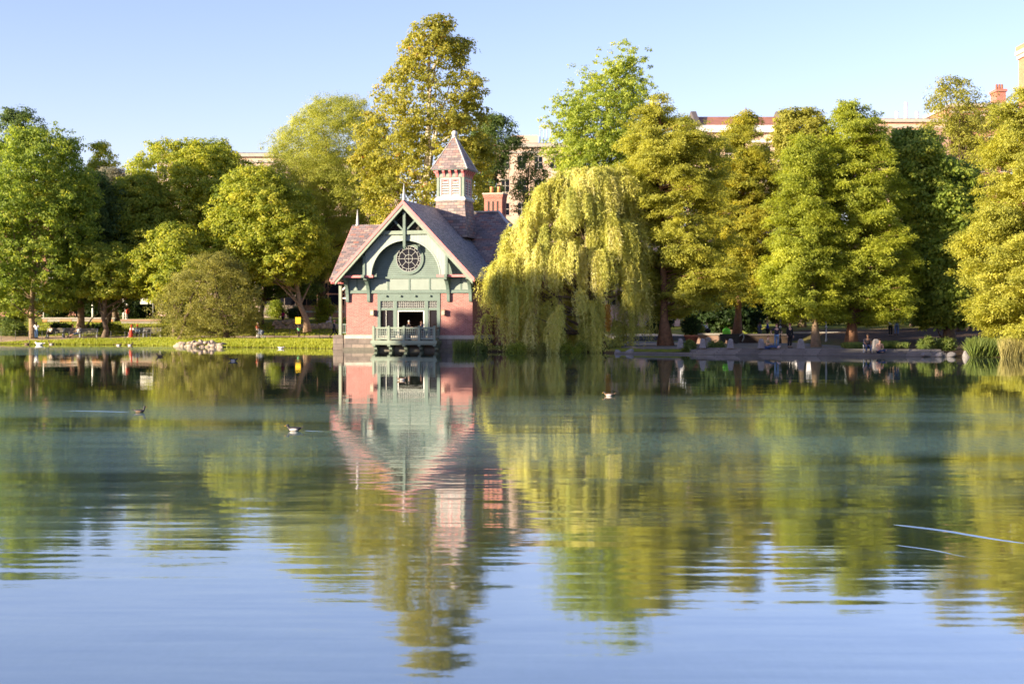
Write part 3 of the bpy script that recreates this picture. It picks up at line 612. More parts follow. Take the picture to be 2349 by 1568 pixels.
class Env:
    """crown outline: rows of (height, x from, x to) seen from the lake, in photo units at distance d"""
    def __init__(s, rows, d, deep=0.85):
        rows = sorted(rows, key=lambda r: -r[0]); s.d = d; s.deep = deep
        s.z = np.array([Zv(r[0], d) for r in rows]); s.c = np.array([X((r[1] + r[2]) / 2, d) for r in rows]); s.r = np.array([(r[2] - r[1]) / 2 * d / F for r in rows])
        s.z0, s.z1 = s.z[0], s.z[-1]
    def R(s, z): return np.interp(z, s.z, s.r)
    def C(s, z): return np.interp(z, s.z, s.c)
    def sample_z(s, n, r, p=1.0):
        zz = np.linspace(s.z0, s.z1, 200); w = s.R(zz) ** p + 0.05; w /= w.sum(); return r.choice(zz, n, p=w) + r.uniform(-.5, .5, n) * (s.z1 - s.z0) / 200

def trunk_mesh(mb, base, top, r0, r1, lean=0.0, n=9, flare=1.5, wig=0.15, seed=0):
    r = np.random.default_rng(seed); base = Vector(base); top = Vector(top); pts = []; rad = []
    for i in range(9):
        t = i / 8; p = base.lerp(top, t); p.x += lean * math.sin(math.pi * t) + (r.normal() * wig if 0 < i < 8 else 0); p.y += (r.normal() * wig if 0 < i < 8 else 0)
        pts.append(p); rad.append((r0 + (r1 - r0) * t) * (1 + (flare - 1) * max(0, 1 - t * 8)))
    mb.tube(pts, rad, n); return pts, rad

def limbs(mb, trunk_pts, targets, r0, r, frac=(0.35, 1.0), k=4):
    for tgt in targets:
        t = Vector(tgt); zs = [p for p in trunk_pts if p.z < t.z - 0.5] or trunk_pts[:2]
        i = max(0, min(len(zs) - 1, int(len(zs) * r.uniform(*frac)))); a = zs[i]
        m = a.lerp(t, .5) + Vector((r.normal() * .3, r.normal() * .3, -.08 * (t - a).length + r.normal() * .2))
        q = [a, a.lerp(m, .6), m, m.lerp(t, .55) + Vector((r.normal() * .2, r.normal() * .2, r.normal() * .2)), t]
        mb.tube(q, [r0, r0 * .75, r0 * .5, r0 * .3, r0 * .12], 5, cap=False)

def broadleaf(label, rows, d, tx, mat, bark='bark', tr=0.35, nl=34, lr=(1.3, 2.2), ncl=24, nlf=30, leaf=(.24, .13), cl=.5, seed=1, ttop=None, lean=0.0, group=None, deep=.85, cat='tree', name='tree', inner=.25, spiky=0.0, droop=0.0, base=None, trunks=None, ybase=None, limb_r=.12, dens=1.0, free=.85):
    r = np.random.default_rng(seed); E = Env(rows, d, deep); nl = int(nl * 1.45 * dens); ncl = int(ncl * 1.5 * dens); nlf = int(nlf * 1.15); leaf = (leaf[0] * 1.12, leaf[1] * 1.2)
    bz = base if base is not None else H(X(tx, d), d) - .15
    t = thing(name, label, cat, (X(tx, d), d, bz), 0, group); O = np.array([X(tx, d), d, bz])
    # lobes: the leafy ends of the limbs
    z = E.sample_z(nl, r, 1.15); lrs = r.uniform(*lr, nl); phi = r.uniform(0, 2 * np.pi, nl)
    lrs = np.minimum(lrs, np.maximum(E.R(z) * .9, .5))
    f = np.where(r.random(nl) < inner, r.uniform(0.1, .5, nl), r.uniform(.75, 1.05, nl)) * np.maximum(E.R(z) - lrs * .75, 0.0)
    L = np.stack([E.C(z) + f * np.cos(phi), d + f * deep * np.sin(phi), np.clip(z, E.z0 + lrs * .4, E.z1 - lrs * .7)], -1)
    # a lobe for each step of the outline, so that the outline keeps its shape
    for zz in np.linspace(E.z0 + .6, E.z1 - .5, max(5, int((E.z1 - E.z0) / 1.9))):
        for sgn in (-1, 1):
            q = r.uniform(lr[0] * .7, lr[1] * .75); q = min(q, max(E.R(zz) * .8, .4))
            L = np.vstack([L, [E.C(zz) + sgn * max(E.R(zz) - q * .9, 0), d + r.normal() * .5, min(zz, E.z1 - q * .6)]]); lrs = np.append(lrs, q)
    nl = len(L); ctr = np.stack([E.C(L[:, 2]), np.full(nl, d), L[:, 2] - 1.0], -1); outw = unit(L - ctr)
    C, N, T, A = [], [], [], []
    lt = r.normal(0, .10, nl); CC, DD, TT = [], [], []
    for i in range(nl):
        k = max(5, int(.62 * ncl * (lrs[i] / np.mean(lr)) ** 2)); dr = rdir(k * 2, r)
        dr = dr[(dr @ outw[i] + .55 * dr[:, 2]) > -.45][:k]
        cc = L[i] + dr * lrs[i] * r.uniform(.5, 1.2, (len(dr), 1)) * np.array([1, deep, .8])
        if spiky: cc += unit(dr * .4 + np.array([0, 0, 1]) + outw[i] * .6) * (r.random((len(dr), 1)) ** 2 * spiky)
        CC.append(cc); DD.append(dr); TT.append(lt[i] + r.normal(0, .10, len(dr)))
    m = int(sum(map(len, CC)) * free); z = E.sample_z(m, r, 1.4); ph = r.uniform(0, 2 * np.pi, m)
    lump = 1 + .14 * np.sin(ph * 3 + z * .9 + seed) + .12 * np.sin(ph * 5 - z * 1.7 + 2 * seed)
    f = r.random(m) ** .42 * np.clip(lump, .72, 1.16) * E.R(z); dh = np.stack([np.cos(ph), np.sin(ph) * deep, np.zeros(m)], -1)
    cc = np.stack([E.C(z), np.full(m, d), z], -1) + dh * f[:, None]; keep = np.sin(cc[:, 0] * 1.9 + seed) * np.sin(cc[:, 1] * 1.7) * np.sin(cc[:, 2] * 2.1 + seed) < .22
    CC.append(cc[keep]); DD.append(unit(dh[keep] + np.array([0, 0, .35]))); TT.append(r.normal(0, .12, keep.sum()))
    cc, dr, ct = np.concatenate(CC), np.concatenate(DD), np.concatenate(TT); k = len(cc)
    cnt = np.maximum(4, (nlf * r.uniform(.5, 1.35, k)).astype(int)); ci = np.repeat(np.arange(k), cnt); n = len(ci)
    off = rdir(n, r) * (r.random((n, 1)) ** .55) * cl * r.uniform(.65, 1.35, k)[ci][:, None] * np.array([1, 1, .6])
    C.append(cc[ci] + off)
    N.append(unit(unit(off) * .7 + dr[ci] * .5 + np.array([0, 0, .5]) + rdir(n, r) * .7)); A.append(unit(off) + rdir(n, r) * .8 + np.array([0, 0, -.25 - droop]))
    T.append(.48 + ct[ci] + r.normal(0, .13, n))
    C = np.concatenate(C); n = len(C); sz = r.uniform(.7, 1.3, n)
    N = np.concatenate(N); A = np.concatenate(A); A = A - N * np.sum(A * N, -1, keepdims=True)
    leaf_mesh('crown', mat, C - O, A, N, leaf[0] * sz, leaf[1] * sz, np.concatenate(T), t)
    mb = MB(); ttop = ttop or (E.z0 + (E.z1 - E.z0) * .75)
    tops = trunks or [(tx, tx + (0 if lean == 0 else 0), tr)]
    allp = []
    for (x0, x1, rr) in tops:
        pts, rad = trunk_mesh(mb, Vector((X(x0, d), d, bz)) - Vector(O), Vector((E.C(ttop) * .6 + X(x1, d) * .4, d, ttop)) - Vector(O), rr, rr * .25, lean, seed=seed, wig=.12)
        allp += pts
    lim = L[np.argsort(-lrs)][:26]
    limbs(mb, pts, [tuple(q - O) for q in lim], limb_r * (tr / .35) ** .5, r)
    mb.build('trunk', bark, t, True); return t

def conifer(label, rows, d, tx, mat, bark='bark_red', tr=.45, nb=260, seed=2, leaf=(.19, .075), nlf=26, cl=.42, rise=.25, deep=.9, group=None, base=None, ttop=None, flare=1.9, gap=.0, name='cypress_tree', trunks=None):
    """straight bole with tiers of feathery sprays"""
    r = np.random.default_rng(seed); E = Env(rows, d, deep); nb = int(nb * 2.3); nlf = int(nlf * 2.0); leaf = (leaf[0] * .88, leaf[1] * .95); bz = base if base is not None else H(X(tx, d), d) - .15
    t = thing(name, label, 'tree', (X(tx, d), d, bz), 0, group); O = np.array([X(tx, d), d, bz])
    C, N, T, A = [], [], [], []; mb = MB()
    pts, rad = trunk_mesh(mb, (0, 0, 0), (E.c[-1] - O[0], 0, E.z1 - .4 - bz), tr, .04, 0, 12, flare, .05, seed)
    for (vx, rr) in (trunks or []):
        trunk_mesh(mb, (X(vx, d) - O[0], .4, 0), (E.C((E.z0 + E.z1) / 2) + (X(vx, d) - O[0]) * .2 - O[0], .4, (E.z0 + E.z1) / 2 - bz), rr, .05, 0, 12, flare, .05, seed + 1)
    def bole(z): u = np.clip((z - bz) / (E.z1 - .4 - bz), 0, 1); return O[0] + (E.c[-1] - O[0]) * u
    ng = max(12, nb // 4); gz = E.sample_z(ng, r, .9); gp = r.uniform(0, 2 * np.pi, ng); gl = r.uniform(.80, 1.10, ng); gt = r.normal(0, .09, ng); gi = r.integers(0, ng, nb)
    z = np.clip(gz[gi] + r.normal(0, .42, nb), E.z0, E.z1); phi = gp[gi] + r.normal(0, .32, nb); bt = gt[gi] + r.normal(0, .05, nb)
    lump = 1 + .16 * np.sin(phi * 3 + z * 1.1 + seed) + .14 * np.sin(phi * 5 - z * 2.3 + seed)
    for i in range(nb):
        Rz = max(E.R(z[i]) * min(lump[i], 1.12), .25) * r.uniform(.90, 1.14) * gl[gi[i]]; dirh = np.array([np.cos(phi[i]), np.sin(phi[i]) * deep, 0])
        cxz = np.array([E.C(z[i]), d, z[i]]); tip = cxz + dirh * Rz + np.array([0, 0, rise * r.uniform(-.3, 1.0)])
        bx = bole(z[i] - .3 * Rz); root = np.array([bx, d, z[i] - (.25 + .1 * r.normal()) * Rz * (rise + .35)])
        if i % 3 == 0: mb.tube([Vector(root - O), Vector((root * .5 + tip * .5) - O + np.array([0, 0, .1])), Vector(root * .1 + tip * .9 - O)], [.055, .03, .01], 4, cap=False)
        k = max(3, int(2.2 + Rz * 1.9)); u = 1 - (r.random(k) ** 1.3) * .75
        cc = root + (tip - root) * u[:, None] + np.array([0, 0, 1]) * (.15 * np.sin(u * np.pi))[:, None] + r.normal(0, .16, (k, 3)) * np.array([1, 1, .8])
        n = k * nlf; ci = np.repeat(np.arange(k), nlf); q = r.normal(0, .5, (n, 3)) * cl * np.array([1, 1, .42]) * (.7 + .5 * r.random(k))[ci][:, None]
        C.append(cc[ci] + q + np.array([0, 0, -.15]) * (np.linalg.norm(q, axis=1) / cl)[:, None])
        o_ = dirh * .8 + unit(q) * .9; N.append(unit(np.array([0, 0, .8]) + dirh * .55 + rdir(n, r) * .75)); A.append(o_ + rdir(n, r) * .5 + np.array([0, 0, -.2]))
        T.append(.46 + bt[i] + r.normal(0, .09, k)[ci] + r.normal(0, .12, n))
    C = np.concatenate(C); n = len(C); sz = r.uniform(.7, 1.35, n); N = np.concatenate(N); A = np.concatenate(A); A = A - N * np.sum(A * N, -1, keepdims=True)
    leaf_mesh('crown', mat, C - O, A, N, leaf[0] * sz, leaf[1] * sz, np.concatenate(T), t)
    mb.build('trunk', bark, t, True); return t

def willow(label, rows, d, tx, seed=5, heads=285, strands=27, group=None):
    r = np.random.default_rng(seed); E = Env(rows, d, .55); bz = H(X(tx, d), d) - .2
    t = thing('willow_tree', label, 'tree', (X(tx, d), d, bz), 0, group); O = np.array([X(tx, d), d, bz])
    C, A, N, T = [], [], [], []; mb = MB(); tips = []
    z = E.z0 + 2.2 + (E.z1 - E.z0 - 2.2) * r.random(heads) ** .75; phi = r.uniform(0, 2 * np.pi, heads)
    f = np.where(r.random(heads) < .25, r.uniform(.2, .7, heads), r.uniform(.74, 1.06, heads))
    floor_z = .10
    for i in range(heads):
        Rz = E.R(z[i]); dh = np.array([np.cos(phi[i]), np.sin(phi[i]) * E.deep, 0])
        head = np.array([E.C(z[i]), d, z[i]]) + dh * max(Rz * f[i] - .5, 0); head[2] = min(head[2], E.z1 - .35)
        tips.append(head); ht = r.normal(0, .17); Lm = r.uniform(1.5, 3.6) if z[i] > E.z0 + 6 else r.uniform(2.0, 5.5)
        for s_ in range(strands):
            a = r.uniform(0, 2 * np.pi); out = np.array([np.cos(a), np.sin(a), 0]) * r.uniform(.1, 1.0) * r.uniform(.4, 1.15) + dh * r.uniform(.1, .9)
            Ln = Lm * r.uniform(.55, 1.15); up = r.uniform(.0, .45)
            avail = head[2] - (E.z0 if r.random() < .6 else floor_z) + .2
            Ln = min(Ln, max(avail, .8)); k = int(Ln * 15) + 6; u = np.linspace(0, 1, k) ** .95
            w = 1 - np.exp(-u * 3.2)
            p = head + out * w[:, None] + np.array([0, 0, 1]) * (up * np.sin(np.minimum(u * 5, np.pi)) - np.maximum(u - .06, 0) * Ln)[:, None]
            sway = .10 * np.sin(u * 4 + a) ; p[:, 0] += sway * u; p += r.normal(0, .035, (k, 3))
            tg = np.gradient(p, axis=0); C.append(p); A.append(unit(unit(tg) + r.normal(0, .34, (k, 3)))); N.append(unit(out * .5 + dh * .8 + np.array([0, 0, .35]) + r.normal(0, .5, (k, 3))))
            T.append(.47 + ht + r.normal(0, .07) + r.normal(0, .10, k))
    C = np.concatenate(C); A = np.concatenate(A); N = np.concatenate(N); n = len(C); N = N - A * np.sum(A * N, -1, keepdims=True)
    sz = r.uniform(.7, 1.3, n); leaf_mesh('crown', 'leaf_willow', C - O, A, N, .26 * sz, .052 * sz, np.concatenate(T), t)
    pts, _ = trunk_mesh(mb, (0, 0, 0), (E.C(E.z1 - 4) - O[0], 0, E.z1 - 4 - bz), .55, .15, .3, 10, 1.5, .15, seed)
    limbs(mb, pts, [tuple(q - O + np.array([0, 0, .05])) for q in tips[::3]], .16, r); mb.build('trunk', 'bark', t, True)
    return t, E

def shrub(label, vx0, vx1, vtop, d, mat, seed, n=5200, leaf=(.2, .11), base=None, group=None, cat='shrub', name='shrub', deep=.8, stems=True, vbase=None):
    r = np.random.default_rng(seed); x = X((vx0 + vx1) / 2, d); w = (vx1 - vx0) / 2 * d / F; bz = (base if base is not None else H(x, d)) - .05; h = Zv(vtop, d) - bz
    t = thing(name, label, cat, (x, d, bz), 0, group)
    nb = max(6, int(n / 160)); bl = rdir(nb, r) * np.array([w * .72, w * .72 * deep, h * .44]) * r.uniform(.5, 1.0, (nb, 1)) + np.array([0, 0, h * .46]); ci = r.integers(0, nb, n)
    off = rdir(n, r) * (r.random((n, 1)) ** .45) * (min(w, h) * .36 + .1) * r.uniform(.7, 1.2, nb)[ci][:, None]
    p = bl[ci] + off; p[:, 2] = np.clip(p[:, 2], .02, None); N = unit(unit(off) + np.array([0, 0, .5]) + rdir(n, r) * .7); A = rdir(n, r) + np.array([0, 0, .2]); A = A - N * np.sum(A * N, -1, keepdims=True)
    sz = r.uniform(.7, 1.3, n); leaf_mesh('foliage', mat, p, A, N, leaf[0] * sz, leaf[1] * sz, .46 + r.normal(0, .12, nb)[ci] + r.normal(0, .12, n), t)
    mb = MB()
    for k in range(7): a = r.uniform(0, 6.28); mb.tube([(.1 * math.cos(a), .1 * math.sin(a), 0), (w * .3 * math.cos(a), w * .3 * math.sin(a), h * .4), (w * .55 * math.cos(a), w * .5 * math.sin(a), h * .75)], [.035, .025, .008], 5)
    mb.build('stem', 'bark', t, True); return t

LB = 'trees along the far shore'
# far left
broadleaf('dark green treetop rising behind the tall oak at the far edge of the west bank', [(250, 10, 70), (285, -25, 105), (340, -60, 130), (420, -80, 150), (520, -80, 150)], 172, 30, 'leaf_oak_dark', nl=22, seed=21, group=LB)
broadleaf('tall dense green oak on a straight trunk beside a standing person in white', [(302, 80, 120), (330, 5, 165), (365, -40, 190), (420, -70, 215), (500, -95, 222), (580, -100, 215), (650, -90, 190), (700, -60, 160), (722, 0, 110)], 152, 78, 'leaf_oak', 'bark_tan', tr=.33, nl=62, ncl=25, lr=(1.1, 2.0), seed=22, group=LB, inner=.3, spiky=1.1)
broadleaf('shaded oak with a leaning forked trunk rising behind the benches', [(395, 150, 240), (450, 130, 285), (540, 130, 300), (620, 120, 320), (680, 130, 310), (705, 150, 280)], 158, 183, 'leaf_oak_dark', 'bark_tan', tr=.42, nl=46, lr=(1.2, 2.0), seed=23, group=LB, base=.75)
broadleaf('small bright maple branch tree drooping between the benches and the leaning oak', [(560, 190, 280), (600, 172, 320), (640, 168, 335), (680, 190, 330)], 153, 240, 'leaf_maple', 'bark', tr=.3, nl=22, lr=(.9, 1.5), seed=24, group=LB)
broadleaf('thin open treetop showing above the gap in the west bank trees', [(328, 210, 250), (360, 200, 262), (400, 205, 275), (460, 215, 300), (520, 220, 310)], 178, 240, 'leaf_maple', tr=.3, nl=14, lr=(.9, 1.4), ncl=14, seed=25, group=LB)
broadleaf('pale silvery tree half hidden beyond the maples', [(388, 225, 275), (420, 212, 300), (470, 210, 330), (540, 220, 330)], 170, 268, 'leaf_grey', tr=.3, nl=20, lr=(1.0, 1.6), leaf=(.18, .08), seed=26, group=LB)
broadleaf('broad yellow green maple with ivy covered trunk behind the park benches', [(402, 285, 345), (440, 245, 385), (500, 232, 420), (560, 240, 430), (620, 270, 430), (670, 300, 420)], 160, 242, 'leaf_maple', 'bark', tr=.28, nl=40, lr=(1.2, 2.0), seed=27, group=LB)
broadleaf('wide spreading maple, highest of the yellow green crowns beyond the low olive tree', [(328, 375, 470), (350, 330, 560), (390, 292, 600), (440, 288, 610), (500, 290, 620), (560, 300, 620), (620, 330, 600), (655, 370, 560)], 164, 455, 'leaf_maple', 'bark', tr=.45, nl=62, lr=(1.3, 2.1), seed=28, group=LB)
broadleaf('low hanging green maple directly above the olive tree', [(515, 365, 430), (555, 318, 505), (600, 312, 530), (650, 318, 500), (690, 335, 430)], 152, 400, 'leaf_maple', 'bark', tr=.25, nl=28, lr=(.8, 1.4), seed=29, group=LB, dens=.8, free=1.3)
broadleaf('glossy round maple with a tall grey trunk next to the street lamp', [(385, 550, 610), (415, 510, 660), (460, 480, 715), (520, 470, 752), (570, 490, 758), (615, 530, 745), (650, 560, 700)], 156, 705, 'leaf_maple', 'bark_tan', tr=.34, nl=58, lr=(1.2, 2.0), seed=30, group=LB, base=1.2, ttop=Zv(520, 156))
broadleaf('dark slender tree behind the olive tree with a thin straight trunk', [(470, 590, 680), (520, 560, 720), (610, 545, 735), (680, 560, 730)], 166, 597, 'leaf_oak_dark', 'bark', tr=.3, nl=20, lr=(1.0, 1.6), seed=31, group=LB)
broadleaf('bushy olive crabapple with branches sweeping the ground at the waterside', [(582, 460, 510), (605, 420, 550), (640, 385, 580), (680, 358, 598), (720, 350, 602), (755, 352, 590), (772, 365, 575)], 141, 519, 'leaf_olive', 'bark', tr=.32, nl=74, lr=(.7, 1.3), ncl=22, nlf=34, leaf=(.15, .06), cl=.5, seed=32, group=LB, dens=.72, free=.6, base=.3, deep=.7, droop=.4, trunks=[(409, 430, .22), (519, 500, .34)])
# centre
broadleaf('airy pale yellow honey locust beside the sycamore', [(225, 745, 820), (250, 690, 870), (290, 655, 890), (330, 612, 900), (400, 600, 905), (480, 620, 900), (560, 650, 880), (640, 690, 850)], 170, 735, 'leaf_locust', 'bark', tr=.45, nl=86, lr=(1.2, 2.2), ncl=30, nlf=42, leaf=(.15, .06), cl=.6, seed=33, group=LB, base=2.3, dens=1.12)
broadleaf('towering sycamore with white limbs above the boathouse', [(42, 985, 1030), (70, 930, 1060), (110, 915, 1080), (150, 925, 1075), (175, 890, 1095), (200, 858, 1110), (250, 838, 1118), (310, 815, 1125), (380, 810, 1130), (460, 830, 1120), (540, 850, 1090), (620, 870, 1060)], 152, 970, 'leaf_sycamore', 'bark_pale', tr=.55, nl=112, lr=(1.0, 1.9), ncl=20, nlf=26, leaf=(.22, .16), cl=.5, seed=34, group=LB, ttop=Zv(90, 152), inner=.10, limb_r=.16, dens=.82, free=.75)
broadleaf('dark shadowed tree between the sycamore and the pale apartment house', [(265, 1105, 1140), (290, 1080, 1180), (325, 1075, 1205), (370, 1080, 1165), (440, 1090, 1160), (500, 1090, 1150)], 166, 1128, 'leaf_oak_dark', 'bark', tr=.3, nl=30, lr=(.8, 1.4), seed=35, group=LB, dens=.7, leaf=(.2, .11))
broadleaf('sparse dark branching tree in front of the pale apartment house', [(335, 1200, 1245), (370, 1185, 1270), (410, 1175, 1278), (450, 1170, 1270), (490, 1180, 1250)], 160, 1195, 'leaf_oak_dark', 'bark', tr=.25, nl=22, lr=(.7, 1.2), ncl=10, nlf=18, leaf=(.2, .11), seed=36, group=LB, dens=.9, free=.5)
broadleaf('fresh green ginkgo with upright spiky branches above the willow', [(150, 1410, 1465), (190, 1345, 1475), (230, 1320, 1482), (280, 1275, 1490), (330, 1270, 1480), (380, 1275, 1470), (440, 1300, 1450)], 150, 1375, 'leaf_ginkgo', 'bark', tr=.4, nl=60, lr=(.9, 1.5), ncl=22, nlf=28, leaf=(.2, .12), cl=.4, seed=37, group=LB, spiky=3.2, dens=.95, free=.6)
WT, WE = willow('weeping willow trailing its branches over the waterside next to the boathouse',
    [(380, 1335, 1425), (398, 1278, 1452), (430, 1225, 1462), (470, 1188, 1470), (510, 1172, 1480), (560, 1150, 1488), (600, 1122, 1490), (650, 1112, 1488), (700, 1106, 1484), (760, 1106, 1472), (806, 1112, 1432)], 112.5, 1372)
r = np.random.default_rng(8); k = 420; u = r.random(k); cc = np.stack([X(1395, 108.5) + r.normal(0, .12, k) * (1.1 - u * .6), 108.5 + r.normal(0, .12, k), Zv(696, 108.5) - u * 2.0], -1); A_ = unit(np.stack([r.normal(0, .5, k), r.normal(0, .5, k), -np.ones(k)], -1)); N_ = rdir(k, r); N_ = N_ - A_ * np.sum(A_ * N_, -1, keepdims=True)
leaf_mesh('golden_frond', 'leaf_willow_gold', cc - np.array(WT.location), A_, N_, np.full(k, .24), np.full(k, .07), .5 + r.normal(0, .2, k), WT)['label'] = 'golden orange dying frond'
# east side
conifer('golden green bald cypress with a flared trunk at the lakeside next to the willow', [(226, 1495, 1530), (260, 1465, 1560), (300, 1440, 1635), (340, 1434, 1655), (380, 1432, 1660), (460, 1440, 1655), (540, 1470, 1668), (620, 1480, 1685), (680, 1478, 1700), (725, 1490, 1660)], 114, 1527, 'leaf_cypress_gold', nb=340, seed=41, tr=.36, group=LB, flare=2.2)
conifer('tall slim green cypress behind the bollards', [(237, 1700, 1722), (270, 1680, 1745), (320, 1640, 1768), (400, 1615, 1785), (480, 1625, 1800), (560, 1630, 1805), (620, 1625, 1805), (690, 1650, 1790)], 129, 1690, 'leaf_cypress', nb=300, seed=42, tr=.32, group=LB)
conifer('yellow green cypress with a grey trunk between the standing men and the larger twin', [(316, 1825, 1880), (350, 1800, 1900), (420, 1782, 1905), (500, 1768, 1915), (580, 1758, 1925), (650, 1745, 1930), (690, 1742, 1930), (728, 1790, 1910)], 108.5, 1872, 'leaf_cypress_mid', 'bark_tan', nb=270, seed=43, tr=.25, group=LB)
conifer('broad tall cypress with a forked reddish trunk above the seated pair', [(238, 1930, 1985), (280, 1905, 2020), (340, 1892, 2040), (420, 1885, 2065), (500, 1875, 2080), (580, 1880, 2088), (660, 1890, 2095), (710, 1900, 2085), (735, 1920, 2060)], 110, 1952, 'leaf_cypress_mid', nb=350, seed=44, tr=.33, group=LB)
broadleaf('golden tinged tree behind the cypresses', [(252, 1800, 1870), (280, 1775, 1910), (330, 1765, 1925), (400, 1770, 1930), (480, 1780, 1920)], 150, 1840, 'leaf_far_gold', tr=.35, nl=34, lr=(1.0, 1.7), seed=45, group=LB)
broadleaf('open crowned locust with yellow patches and a bent limb behind the dark maple', [(178, 2175, 2230), (205, 2140, 2268), (250, 2112, 2290), (300, 2110, 2295), (360, 2120, 2290), (420, 2140, 2280), (480, 2160, 2270)], 128, 2205, 'leaf_far_gold', tr=.3, nl=36, lr=(.9, 1.5), ncl=16, nlf=26, leaf=(.18, .09), seed=46, group=LB, dens=.85)
broadleaf('deep green maple with its lowest boughs over the bare soil slope', [(300, 2050, 2110), (340, 2030, 2150), (400, 2050, 2240), (480, 2060, 2270), (560, 2075, 2265), (640, 2085, 2255), (700, 2095, 2250), (745, 2110, 2235)], 113, 2180, 'leaf_oak', 'bark', tr=.4, nl=74, lr=(1.1, 1.9), seed=47, group=LB)
conifer('golden yellow cypress leaning over the reeds at the eastern water edge', [(205, 2320, 2400), (260, 2285, 2440), (340, 2262, 2470), (420, 2245, 2490), (500, 2222, 2500), (580, 2208, 2510), (640, 2208, 2520), (700, 2222, 2500), (760, 2255, 2460), (785, 2275, 2330)], 97.5, 2375, 'leaf_cypress_gold', nb=380, seed=48, tr=.5, group=LB)
# shaded wood behind the plaza
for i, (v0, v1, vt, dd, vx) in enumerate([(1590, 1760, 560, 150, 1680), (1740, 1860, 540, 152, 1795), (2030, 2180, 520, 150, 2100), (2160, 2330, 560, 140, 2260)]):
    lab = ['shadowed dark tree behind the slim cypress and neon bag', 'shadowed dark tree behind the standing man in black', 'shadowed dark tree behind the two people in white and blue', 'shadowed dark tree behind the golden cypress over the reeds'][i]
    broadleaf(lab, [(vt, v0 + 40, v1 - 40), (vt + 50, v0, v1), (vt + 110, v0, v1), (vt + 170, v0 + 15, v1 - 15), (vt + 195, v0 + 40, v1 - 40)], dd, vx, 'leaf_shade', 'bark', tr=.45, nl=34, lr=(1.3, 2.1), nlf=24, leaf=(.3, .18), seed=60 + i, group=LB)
# ------------------------------------------------------------------ apartment houses along the street behind the park
WIN_G = None
def window_mesh(w, h):
    f = MB().box(-w / 2 - .12, w / 2 + .12, -.10, .02, -.14, -.02).box(-w / 2 - .1, w / 2 + .1, -.07, .02, h, h + .18).box(-.04, .04, -.04, .02, 0, h).box(-w / 2, w / 2, -.045, .02, h * .48, h * .53)
    g = MB().box(-w / 2, w / 2, -.02, .02, 0, h)
    return f, g
def apartment(label, v0, v1, vtop, d, mat, nx, floors, depth=14.0, group='apartment houses behind the park', name='apartment_house', roof='dark_roof', bottom=None, fl=3.4, ww=1.15, wh=1.9, rz=0.0, cornice='limestone'):
    x0, x1 = X(v0, d), X(v1, d); zt = Zv(vtop, d); zb = H((x0 + x1) / 2, d) - .6
    t = thing(name, label, 'building', ((x0 + x1) / 2, d, zb), rz, group); w = (x1 - x0) / 2; h = zt - zb
    MB().box(-w, w, 0, depth, 0, h).build('wall', mat, t)
    MB().box(-w - .3, w + .3, -.45, depth + .2, h + .002, h + .5).box(-w - .1, w + .1, -.2, 0, h - .9, h - .6).build('cornice', cornice, t)
    MB().box(-w + .3, w - .3, .5, depth - .5, h + .502, h + .7).build('roof', roof, t)
    fm, gm = window_mesh(ww, wh); first = None
    for j in range(floors):
        z = h - 1.4 - wh - j * fl
        if z < 1.0: break
        for i in range(nx):
            x = -w + (i + .5) * 2 * w / nx
            if first is None:
                first = fm.build('window', 'limestone', t); gm.build('pane', 'glass', first); first.location = (x, 0, z)
            else:
                c = copy_tree(first, t); c.location = (x, 0, z)
    return t, w, h
apartment('long pale apartment block seen through gaps above the maples', 360, 660, 360, 212, 'apartment_pale', 10, 6)
apartment('pale pinkish apartment block behind the honey locust', 662, 900, 372, 214, 'apartment_pink', 8, 6)
apartment('dark brick apartment block behind the tall oak at the far edge', -120, 200, 430, 214, 'apartment_brick', 10, 6)
apartment('whitish apartment house glimpsed between the oak and the maples', 205, 355, 405, 216, 'tan_wall', 5, 6)
t, w, h = apartment('sunlit cream apartment block with a rooftop parapet block next to the ginkgo', 1140, 1330, 338, 208, 'apartment_pale', 5, 6, wh=1.7)
MB().box(w * -.65, w * .0, 2, 8, h + .5, h + 2.0).build('parapet_block', 'tan_wall', t)
b = MB()
for x in (w * .05, w * .22): 
    b.tube([(x, 3, h + .5), (x, 3, h + 3.2), (x + w * .045, 3, h + 3.9), (x + w * .09, 3, h + 3.2), (x + w * .09, 3, h + .5)], .06, 6)
b.build('roof_ladder', 'grey_metal', t)
apartment('pale apartment block hidden behind the willow', 1332, 1560, 390, 214, 'apartment_pink', 8, 6)
# mansard roofed house
d = 226; x0, x1 = X(1600, d), X(1800, d); zb = H((x0 + x1) / 2, d) - .6; w = (x1 - x0) / 2; h = Zv(290, d) - zb; hr = Zv(258, d) - zb
t = thing('apartment_house', 'apartment house with a red tiled roof and white cornice above the slim cypress', 'building', ((x0 + x1) / 2, d, zb), 0, 'apartment houses behind the park')
MB().box(-w, w, 0, 14, 0, h).build('wall', 'tan_wall', t)
MB().box(-w - .3, w + .3, -.6, 0.2, h - 1.0, h + .1).box(-w - .1, w + .1, -.25, .1, h - 2.6, h - 2.2).build('cornice', 'white_paint', t)
MB().prism([(-.4, h + .1), (5, hr), (9, hr), (14, h + .1)], -w + .5, w - .5, 'x').build('roof', 'roof_red', t)
for s in (-1, 1): MB().prism([(-.7, h), (-.7, h + .4), (5, hr + .9), (6, hr + .9), (14, h + .4), (14, h)], s * w - .4, s * w + .4, 'x').build('gable_parapet', 'dark_roof', t)
fm, gm = window_mesh(1.2, 2.1); f0 = None
